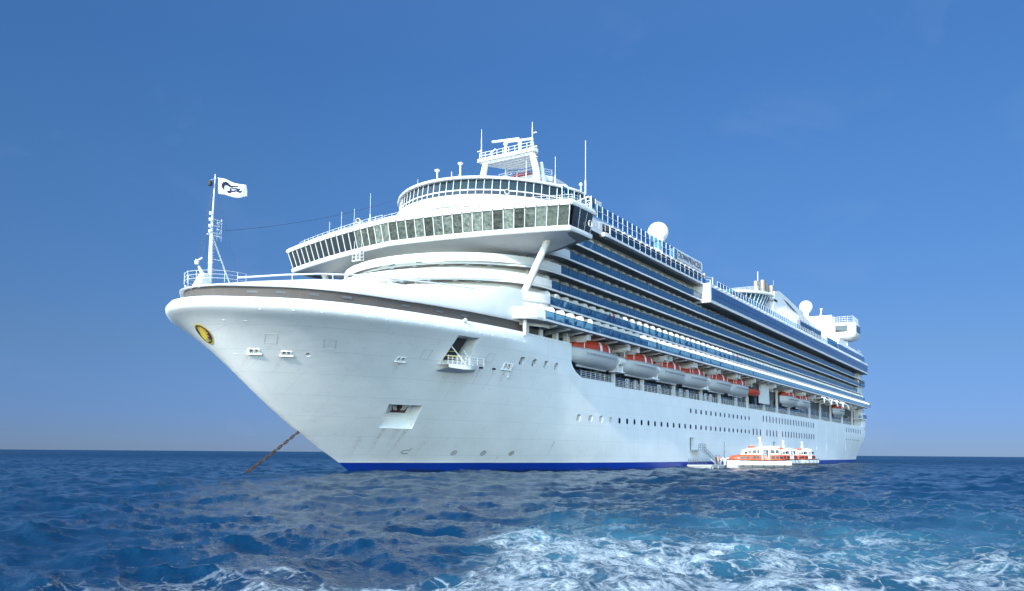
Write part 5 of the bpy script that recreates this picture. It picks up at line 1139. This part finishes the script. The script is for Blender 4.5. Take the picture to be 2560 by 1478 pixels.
def make_lifeboat():
    root = thing('lifeboat', '', 'lifeboat', (0, 0, 0))
    L, B, D = 13.6, 4.2, 2.15; hr = loft_hull(L, B, D, stern=.55, full=2.6, sheer=.18)
    h = surf(hr).build('hull', M['boatgrey'], root, RAW, 45)
    cr = loft_top(L * .97, B * .97, D + .08, 1.55); surf(cr).build('canopy', M['orange'], root, RAW, 45)
    mb = MB()
    for sg in (1, -1): mb.tube([(r[0][0], sg * (r[0][1] + .03), r[0][2]) for r in hr], .07, 5)
    mb.build('rubbing_strake', M['grey'], h, RAW)
    mb = MB()                                 # looped grab line
    for k in range(20):
        x = -4.9 + k * .5; mb.tube([(x, B / 2 + .03, D * .80), (x + .12, B / 2 + .05, D * .66), (x + .25, B / 2 + .05, D * .62), (x + .38, B / 2 + .05, D * .66), (x + .5, B / 2 + .03, D * .80)], .02, 4)
    mb.build('grab_line', M['darkgrey'], h, RAW)
    mb = MB(); mb.box(-4.8, 4.5, -.1, .1, -.22, .06); mb.build('keel', M['boatgrey'], h, RAW)
    for x in (-3.2, -.2):
        mb = MB(); row = []
        for xx in (x, x + .75):
            w = 1 - abs(xx / (L * .485)) ** 2.6; b = B * .97 / 2 * w ** .75 * .93; hh = 1.55 * w ** .5
            row.append([(xx, b * p + .07, D + .02 + q + .05) for p, q in ((1.04, -.15), (1., 0), (.99, hh * .35), (.93, hh * .65), (.78, hh * .88), (.45, hh), (0, hh + .03))])
        row = [r + [(a, -b_, c) for a, b_, c in reversed(r[:-1])] for r in row]; mb.grid(row); mb.build('boarding_frame', M['white2'], root, RAW)
    for x in (2.0, 3.1, -2.0, 1.0): panel_on(cr, x, x + .55, .42, .80, .03).build('porthole', M['glass'], root, RAW)
    mb = MB(); mb.lathe((3.4, 0, D + 1.45), [(0, 0), (.75, 0), (.7, .35), (.5, .55), (0, .6)], 14); mb.build('conning_hatch', M['orange'], root, RAW, 40)
    for x in (4.9, -5.0):
        mb = MB(); mb.box(x - .15, x + .15, -.15, .15, D, D + 1.5); mb.tube([(x, 0, D + 1.4), (x, 0, D + 2.0)], .06, 6); mb.build('lifting_hook', M['darkgrey'], root, RAW)
    return root
lb = make_lifeboat()
BOATS = [(62.9, 17.0, 'large lifeboat with orange canopy nearest the bow, first in the recess'), (79.9, 17.0, 'second lifeboat from the bow, orange canopy above grey hull'), (93.2, 17.0, 'third lifeboat from the bow, orange topped, under white davit arms'),
         (106.2, 17.0, 'fourth lifeboat from the bow, hanging between white davit posts'), (120.9, 17.0, 'fifth lifeboat from the bow, its orange canopy half in shade'), (133.9, 17.0, 'sixth lifeboat from the bow, just ahead of the rescue boat'),
         (178.9, 17.0, 'lifeboat just aft of the white screen, first of the after pair'), (193.3, 17.0, 'after one of the pair of lifeboats behind the white screen'), (246.3, 16.4, 'lone lifeboat nearest the stern, deep in the recess')]
for k, (s, y, lab) in enumerate(BOATS):
    o = lb if k == 0 else copy_tree(lb); o.location = (-s, y, 15.95); o.scale = (1.02, .96, 1.01) if k else (1.06, .98, 1.06)
    if k > 5: o.scale = (1.04, .95, 1.03)
    tag(o, lab, 'lifeboat', 'lifeboats hanging along the ship')
# open rescue boat behind the sixth lifeboat
rb = thing('rescue_boat', 'small dark orange open rescue boat hanging behind the sixth lifeboat', 'rescue boat', (-146.5, 17.2, 16.7))
surf(loft_hull(7.0, 2.4, 1.3)).build('hull', M['orange'], rb, RAW, 45)
mb = MB(); mb.box(-2.0, .5, -.6, .6, 1.2, 2.1); mb.tube([(-2.2, -.7, 1.2), (-2.2, -.7, 2.8), (-2.2, .7, 2.8), (-2.2, .7, 1.2)], .07, 6); mb.build('steering_console', M['darkgrey'], rb, RAW)

# davits: boxed arms under the balconies, winches and falls between the boats
def davit_mesh():
    mb = MB(); mb.box(-.28, .28, -4.6, .0, -.32, .28); mb.box(-.36, .36, -.42, .0, -.42, .42); mb.box(-.14, .14, -4.4, -.6, -.62, -.32); mb.tube([(0, -.9, -.3), (0, -.9, -1.5)], .06, 6); return mb.mesh('davit', M['white'], conv=RAW)
dme = davit_mesh()
for s in (57.2, 71.2, 74.9, 87.0, 89.4, 101.0, 102.4, 113.6, 116.0, 127.5, 129.2, 140.8, 158.3, 174.2, 186.4, 188.6, 200.8, 242.0, 254.5, 263.): link('davit', dme, ship, PL(s, 19.75, 19.75))
for s in (207, 217, 225, 234):                 # empty arms swung out where the tenders have been lowered
    mb = MB(); mb.tube([(s, 15.5, 19.0), (s, 20.2, 19.9), (s, 21.2, 19.6)], [.30, .28, .22], 4); mb.tube([(s, 21.0, 19.6), (s + 1.8, 21.9, 18.9), (s + 2.6, 22.1, 17.7)], [.18, .15, .10], 6); mb.tube([(s, 20.6, 19.8), (s - 1.8, 21.2, 19.0), (s - 2.4, 21.3, 18.1)], [.16, .13, .10], 6); mb.box(s - 1.2, s + 1.2, 20.2, 20.7, 19.75, 20.0); mb.build('davit_arm', M['white2'], ship)
for s in (71.6, 86.2, 112.8):
    mb = MB(); mb.tube([(s - .9, 17.9, 17.7), (s + .9, 17.9, 17.7)], [.62, .62], 14); mb.tube([(s - 1.0, 17.6, 17.7), (s - .85, 17.6, 17.7)], [.8, .8], 14); mb.tube([(s + .85, 17.6, 17.7), (s + 1.0, 17.6, 17.7)], [.8, .8], 14); mb.box(s - 1.1, s - .6, 17.0, 17.9, 16.0, 17.3); mb.box(s + .6, s + 1.1, 17.0, 17.9, 16.0, 17.3)
    mb.box(s - 1.6, s + 1.6, 16.6, 18.0, 15.85, 16.05); w_ = mb.build('davit_winch', M['white2'], ship, smooth=40)
    mb = MB()
    for j in range(6): mb.tube([(s - 1.3 + j * .42, 17.9, 16.9), (s - .1 + j * .42, 18.6, 20.2)], .04, 4)
    for j in range(3): mb.tube([(s - 1.1 + j * .4, 18.05, 17.5 + j * .9), (s + 1.1 + j * .3, 18.15, 17.7 + j * .9)], .035, 4)
    mb.tube([(s - 1.5, 17.9, 16.0), (s - .6, 17.6, 17.6)], .06, 5); mb.build('davit_falls', M['grey'], w_)

# ------------------------------------------------------------------ tenders on the water
def make_tender():
    root = thing('tender_boat', '', 'tender', (0, 0, 0))
    L, B, D = 12.6, 4.4, 2.05; hr = loft_hull(L, B, D, sheer=.12, full=3.4, stern=.96, chine=.9)
    h = surf(hr).build('hull', M['white2'], root, RAW, 40)
    mb = MB()
    for sg in (1, -1):
        mb.tube([(r[0][0], sg * (r[0][1] + .04), r[0][2] - .04) for r in hr], .09, 5); mb.tube([(r[2][0], sg * (r[2][1] + .03), r[2][2] - .35) for r in hr[1:-3]], .045, 5)
        for k in (3, 7, 11, 15, 18): r = hr[k]; mb.tube([(r[0][0], sg * (r[0][1] + .03), r[0][2]), (r[1][0] - .12, sg * (r[1][1] + .03), r[1][2]), (r[2][0] - .25, sg * (r[2][1] + .03), r[2][2] - .35)], .04, 4)
    mb.build('fender_strake', M['black'], h, RAW)
    lower = loft_top(L * .93, B, D, 1.15, nose=3.4, tail=9, x0=.1, shrink=.95, boxy=True); surf(lower).build('cabin', M['orange2'], root, RAW, 42)
    for x0, x1 in ((-4.6, -3.9), (-3.7, -3.0), (-2.8, -2.1), (.55, 1.0), (1.15, 1.85), (2.55, 3.2), (3.35, 4.3)):
        for sg in (1, -1): panel_on(lower, x0, x1, .27, .49, .05, sg).build('cabin_window', M['glass'], root, RAW)
    for x0, x1 in ((4.7, 5.0),):
        for sg in (1, -1): panel_on(lower, x0, x1, .30, .62, .05, sg).build('cabin_window', M['glass'], root, RAW)
    upper = loft_top(L * .66, B * .86, D + .98, 1.42, nose=4, tail=9, x0=-.85, shrink=.95, boxy=True); surf(upper).build('upper_cabin', M['white2'], root, RAW, 42)
    for x0, x1 in ((-3.8, -3.1), (-2.9, -2.0), (.35, .8), (1.0, 1.7), (1.9, 2.4), (2.5, 2.9)):
        for sg in (1, -1): panel_on(upper, x0, x1, .27, .49, .05, sg).build('cabin_window', M['glass'], root, RAW)
    mb = MB(); mb.hexa([(-4.2, -1.2), (-1.9, -1.2), (-1.9, 1.2), (-4.2, 1.2)], D + 2.5, D + 2.75); mb.build('wheelhouse_top', M['white2'], root, RAW)
    for sg in (1, -1):
        mb = MB(); b = B / 2 * .97
        for x in (-1.55, -.1): mb.tube([(x, sg * b, D), (x, sg * b * .97, D + 1.5), (x - .1, sg * b * .80, D + 2.5)], .14, 6)
        mb.box(-1.5, -.1, min(sg * b * .78, sg * b * .86), max(sg * b * .78, sg * b * .86), D + 2.4, D + 2.6); mb.build('door_frame', M['white2'], root, RAW)
        mb = MB(); mb.quad((-1.45, sg * b * .955, D + .02), (-.2, sg * b * .955, D + .02), (-.2, sg * b * .955, D + 2.0), (-1.45, sg * b * .955, D + 2.0)); mb.build('doorway', M['darkgrey'], root, RAW)
        mb = MB()
        for j in range(6): mb.box(-1.2 + .1 * j, -.75 + .1 * j, min(sg * b * .97, sg * b * 1.0), max(sg * b * .97, sg * b * 1.0), D + .2 + j * .3, D + .26 + j * .3)
        for q in (-1.22, -.75): mb.tube([(q, sg * b, D + .1), (q + .55, sg * b * .97, D + 1.9)], .03, 4)
        mb.build('boarding_ladder', M['white2'], root, RAW)
    mb = MB(); mb.tube([(-.9, 0, D + 2.4), (-.75, 0, D + 4.2)], [.16, .10], 8); mb.lathe((-.75, 0, D + 4.15), [(0, 0), (.28, .05), (.3, .2), (.2, .34), (0, .36)], 12); mb.tube([(-.85, -.4, D + 3.4), (-.85, .4, D + 3.4)], .06, 5); mb.box(-1.1, -.6, -.2, .2, D + 2.9, D + 3.1); mb.build('mast', M['white2'], root, RAW, 40)
    mb = MB(); mb.box(.4, 1.5, -.5, .5, D + 2.45, D + 2.75); mb.build('roof_hatch', M['orange2'], root, RAW)
    return root
tn = make_tender()
def place(o, s, y, heading, z): o.location = (-s, y, z); o.rotation_euler = (0, 0, heading)
hd = math.atan2(-c_right.y * .975 - c_ahead.y * .22, -c_right.x * .975 - c_ahead.x * .22)
place(tn, 111.6, 28.2, hd, -.42); tag(tn, 'white and orange tender nearest to us, broadside on, hiding part of the others', 'tender', 'tenders waiting beside the ship')
t2 = copy_tree(tn); place(t2, 154.5, 21.9, R(-9), -.42); tag(t2, 'orange and white tender in the middle, mostly hidden by the nearest one', 'tender', 'tenders waiting beside the ship')
t3 = copy_tree(tn); place(t3, 171, 22.3, R(-11), -.42); tag(t3, 'tender farthest astern, its white bow turned towards us', 'tender', 'tenders waiting beside the ship')

# ------------------------------------------------------------------ boarding platform at the side door
bp = thing('boarding_platform', 'grey steel boarding stairs and pontoon let down below the open side door', 'gangway', (-104, 18, 0))
PB = lambda s, y, z: (104 - s, y - 18, z)
mb = MB(); mb.box(99.5, 108.5, 18.6, 23.4, .42, .72); mb.box(99.7, 108.3, 18.8, 23.2, .1, .42); mb.build('pontoon', M['grey'], bp, PB)
mb = MB(); mb.box(102.2, 106.5, 18.1, 19.9, 3.45, 3.6); mb.build('landing', M['grey'], bp, PB)
mb = MB()
for j in range(12): mb.box(104.2 + .05 * j, 105.6 + .05 * j, 19.9 + j * .22, 20.14 + j * .22, 3.3 - j * .23, 3.36 - j * .23)
for q in (0, 1.5): mb.tube([(104.2 + q, 19.9, 3.3), (104.8 + q, 22.6, .75)], .09, 5)
mb.build('stair', M['grey'], bp, PB)
mb = MB(); rail_run(mb, [(102.4, 19.85, 3.6), (103.5, 19.85, 3.6), (104.6, 19.85, 3.6), (105.7, 19.85, 3.6), (106.4, 19.85, 3.6)], 1.1, 3, .035)
rail_run(mb, [(104.2 + .06 * j, 20.0 + j * .38, 3.4 - j * .38) for j in range(8)], 1.0, 2, .035); rail_run(mb, [(99.7 + j * 1.2, 18.8, .72) for j in range(4)], 1.1, 3, .03); mb.build('railing', M['darkgrey'], bp, PB)
mb = MB(); rail_run(mb, [(99.7, 18.8 + .9 * j, .72) for j in range(5)], 1.1, 3, .03, rp=.035); mb.build('railing', M['darkgrey'], bp, PB)
for y in (21.2, 22.3, 23.2):
    mb = MB(); mb.tube([(108, y, .7), (108, y, 1.7), (108.1, y + .2, 1.95), (108.2, y + .45, 1.95), (108.2, y + .6, 1.7), (108.2, y + .6, .7)], .13, 8); mb.build('fender_post', M['white2'], bp, PB, 50)
for s, y in ((100, 23.4), (103, 23.4), (108.3, 23.3), (108.3, 20)): mb = MB(); mb.tube([(s, y, .5), (s, y, -.8)], .12, 6); mb.build('pontoon_leg', M['grey'], bp, PB)
wl = thing('signal_staff', 'thin dark staff with a crossbar rising beside the boarding pontoon', 'staff', (-109.5, 22.5, 0)); mb = MB(); mb.tube([(0, 0, -.3), (0, 0, 5.2)], .06, 6); mb.tube([(-1.3, 0, 3.2), (.5, 0, 3.25)], .025, 4); mb.build('staff', M['darkgrey'], wl, RAW)

# ------------------------------------------------------------------ anchor chain
mb = MB(); a, b = Vector((-18.9, .1, 5.0)), Vector((-9.6, 0, -.75)); nL = 20
ax = (b - a).normalized(); p1 = ax.cross(Vector((0, 0, 1))).normalized(); p2 = ax.cross(p1)
for k in range(nL + 1):
    c = a.lerp(b, k / nL) - Vector((0, 0, .15 * 4 * (k / nL) * (1 - k / nL))); q = p1 if k % 2 else p2; hl, hw = (b - a).length / nL * .74, .15
    mb.tube([c + ax * (hl - hw) * (1 if abs(math.cos(t)) < 1e-9 else (1 if math.sin(t) >= 0 else -1)) * (1 if True else 1) * 1.0 + (ax * math.sin(t) + q * math.cos(t)) * hw for t in [i * 2 * math.pi / 12 + .01 for i in range(13)]], .050, 5)
    mb.tube([c - q * hw, c + q * hw], .05, 4)
ch = thing('anchor_chain', 'rusty anchor chain slanting from the bow down into the sea', 'chain', (-18.9, .1, 5.0)); o_ = mb.build('chain', M['rust'], ch, lambda x, y, z: (x + 18.9, y - .1, z - 5.0))

# ------------------------------------------------------------------ house flag at the bow mast
fl = thing('house_flag', 'white flag with a dark blue flowing emblem at the top of the bow mast', 'flag', (-6.1, 0, 32.6))
def fw(u, v): # u along the fly, v down from the hoist top, metres
    return Vector((6.15 + u * .95 + .02 * v, u * .30 * 1.5 + .10 * math.sin(u * 3.1 + v) * min(1, u), 32.72 - v * 1.0 - .06 * u + .13 * math.sin(u * 2.3 + .4) * u * .5 - (.16 * max(0, u - 1.9) ** 2 * (1 - v) if v < 1 else 0)))
FL, FH = 3.1, 1.8
mb = MB(); NU, NV = 34, 14
mb.grid([[fw(FL * (i / NU) * (1 - .10 * (1 - 2 * abs(j / NV - .62)) * 0 - .12 * max(0, .5 - j / NV)), FH * j / NV * (1 - .22 * (i / NU) ** 2) + .10 * (i / NU) ** 1.5) for i in range(NU + 1)] for j in range(NV + 1)])
cl = mb.build('cloth', M['cloth'], fl, lambda s, y, z: (-s + 6.1, y, z - 32.6), smooth=60)
so_ = cl.modifiers.new('thickness', 'SOLIDIFY'); so_.thickness = .012
def strip_mark(pts, wds):
    mb = MB(); L_, R_ = [], []
    for k, (u, v) in enumerate(pts):
        a_, b_ = pts[max(k - 1, 0)], pts[min(k + 1, len(pts) - 1)]; d = Vector((b_[0] - a_[0], b_[1] - a_[1])).normalized(); n_ = Vector((-d.y, d.x)) * wds[k] * .68
        L_.append((u + n_.x, v + n_.y)); R_.append((u - n_.x, v - n_.y))
    for off in (.03, -.03):
        rows = [[fw(u, v) + Vector((0, off, 0)) for u, v in q] for q in (L_, [((l[0] + r[0]) / 2, (l[1] + r[1]) / 2) for l, r in zip(L_, R_)], R_)]; mb.grid(rows)
    return mb.build('emblem', M['navy'], cl, lambda s, y, z: (-s + 6.1, y, z - 32.6))
strip_mark([(.55, 1.22), (.47, 1.0), (.46, .78), (.56, .58), (.75, .48), (1.0, .50), (1.25, .58), (1.42, .60), (1.62, .50), (1.85, .42), (2.05, .38)], [.04, .16, .24, .28, .26, .22, .20, .16, .12, .12, .10])
strip_mark([(1.0, 1.30), (1.15, 1.32), (1.32, 1.22), (1.36, 1.05), (1.28, .92), (1.42, .84), (1.62, .74), (1.85, .68), (2.05, .72), (2.2, .62)], [.16, .20, .18, .16, .14, .10, .10, .15, .18, .12])
strip_mark([(1.38, 1.14), (1.55, 1.08), (1.78, .92), (2.0, .92), (2.2, 1.0), (2.36, .84)], [.10, .14, .12, .18, .18, .10])

# ------------------------------------------------------------------ people
def make_person(shirt, trousers, raise_arm=False):
    bm = bpy.data.meshes.new('person')
    V = [(0, 0, .95), (0, 0, 1.15), (0, 0, 1.38), (0, 0, 1.50), (0, .01, 1.58), (0, .015, 1.68), (.10, 0, .90), (.11, .01, .50), (.11, 0, .09), (.12, .13, .04), (-.10, 0, .90), (-.11, .03, .50), (-.11, -.01, .09), (-.12, .12, .04),
         (.18, 0, 1.40), (.25, .0, 1.14), (.26, .10, .90), (.26, .13, .82), (-.18, 0, 1.40), (-.25, 0, 1.14), (-.25, .16, .95), (-.25, .22, .88)]
    Ed = [(0, 1), (1, 2), (2, 3), (3, 4), (4, 5), (0, 6), (6, 7), (7, 8), (8, 9), (0, 10), (10, 11), (11, 12), (12, 13), (2, 14), (14, 15), (15, 16), (16, 17), (2, 18), (18, 19), (19, 20), (20, 21)]
    rad = [.145, .135, .155, .065, .075, .10, .095, .062, .045, .04, .095, .062, .045, .04, .062, .046, .034, .04, .062, .046, .034, .04]
    bm.from_pydata(V, Ed, []); o = bpy.data.objects.new('person', bm); COL.objects.link(o)
    o.modifiers.new('skin', 'SKIN'); o.modifiers.new('sub', 'SUBSURF').levels = 1
    for k, r in enumerate(rad): bm.skin_vertices[0].data[k].radius = (r, r * .85); 
    bm.skin_vertices[0].data[0].use_root = True
    bpy.context.view_layer.update()
    me_ = bpy.data.meshes.new_from_object(o.evaluated_get(bpy.context.evaluated_depsgraph_get())); bpy.data.objects.remove(o)
    me_.materials.clear()
    for m_ in (M['skin'], shirt, trousers, M['black']): me_.materials.append(m_)
    for p in me_.polygons:
        z = p.center.z; x = abs(p.center.x); p.material_index = 0
        if .93 < z < 1.50 and not (z < 1.12 and x > .2): p.material_index = 1
        elif z <= .95 and x < .2: p.material_index = 2
        if z < .07: p.material_index = 3
        p.use_smooth = True
    return me_
def mkshirt(n, c): return mat(n, c, .8)
PM = [make_person(mkshirt('orange_vest', (.75, .13, .04)), mkshirt('dark_trousers', (.03, .03, .04))), make_person(mkshirt('dark_shirt', (.03, .035, .06)), mkshirt('navy_trousers', (.03, .035, .05))), make_person(mkshirt('red_shirt', (.50, .07, .06)), mkshirt('blue_shorts', (.05, .08, .2)))]
hair_mb = MB(); hair_mb.lathe((0, -.01, 1.66), [(.105, 0), (.115, .05), (.10, .10), (.06, .135), (0, .145)], 12); hair_me = hair_mb.mesh('hair', M['black'], conv=RAW, smooth=60)
for s, y, z, rz, k, lab in ((105.9, 22.7, .72, 140, 0, 'person in an orange vest standing at the edge of the boarding pontoon'), (104.6, 22.5, .72, 60, 1, 'person in dark clothes standing beside the orange vest on the pontoon'),
                            (66.4, 18.6, 23.2, 10, 1, 'person in dark clothes leaning on the rail of a sunlit upper-row balcony'), (67.6, 18.7, 23.2, -20, 2, 'person in a red shirt at the rail of the sunlit balcony row'),
                            (82.6, 19.7, 20.6, 15, 1, 'person in dark clothes at the rail of the lowest balcony row'), (131.0, 18.7, 23.2, 0, 2, 'person in red standing where the sunlit balcony row ends'), (121.0, 17.5, 31.2, 0, 2, 'person in a red shirt at the rail of the second shaded balcony row')):
    o = link('person', PM[k]); o.location = WD(s, y, z); o.rotation_euler = (0, 0, R(rz)); tag(o, lab, 'person'); link('hair', hair_me, o)

# ------------------------------------------------------------------ balcony chairs behind the glass of the two lower rows
def chair_mesh():
    mb = MB(); mb.box(-.28, .28, -.28, .28, .40, .46); mb.add([(-.28, -.28, .46), (.28, -.28, .46), (.28, -.46, 1.05), (-.28, -.46, 1.05), (-.28, -.24, .46), (.28, -.24, .46), (.28, -.42, 1.05), (-.28, -.42, 1.05)], [(0, 1, 2, 3), (4, 5, 6, 7), (0, 1, 5, 4), (1, 2, 6, 5), (2, 3, 7, 6), (3, 0, 4, 7)])
    for x in (-.25, .25):
        for y in (-.25, .25): mb.box(x - .025, x + .025, y - .025, y + .025, 0, .42)
        mb.box(x - .03, x + .03, -.3, .28, .62, .66); mb.box(x - .025, x + .025, .22, .27, .42, .64)
    return mb.mesh('balcony_chair', M['chair'], conv=RAW)
cme = chair_mesh(); rg = random.Random(4)
for row, fz, y, gs, n_ in ((5, 20.6, 19.45, 43.1, 34), (4, 23.2, 18.3, 47.0, 28)):
    for k in range(n_):
        if rg.random() < .12: continue
        o = link('balcony_chair', cme); o.location = WD(gs + k * BAY + 1.3 + rg.uniform(-.4, .5), y + rg.uniform(-.3, .15), fz); o.rotation_euler = (0, 0, rg.uniform(-2.4, -.7))
        tag(o, 'dark blue chair behind the tinted glass of the ' + ('lowest balcony row' if row == 5 else 'second balcony row from below'), 'chair', 'chairs on the lowest balcony row' if row == 5 else 'chairs on the second balcony row')
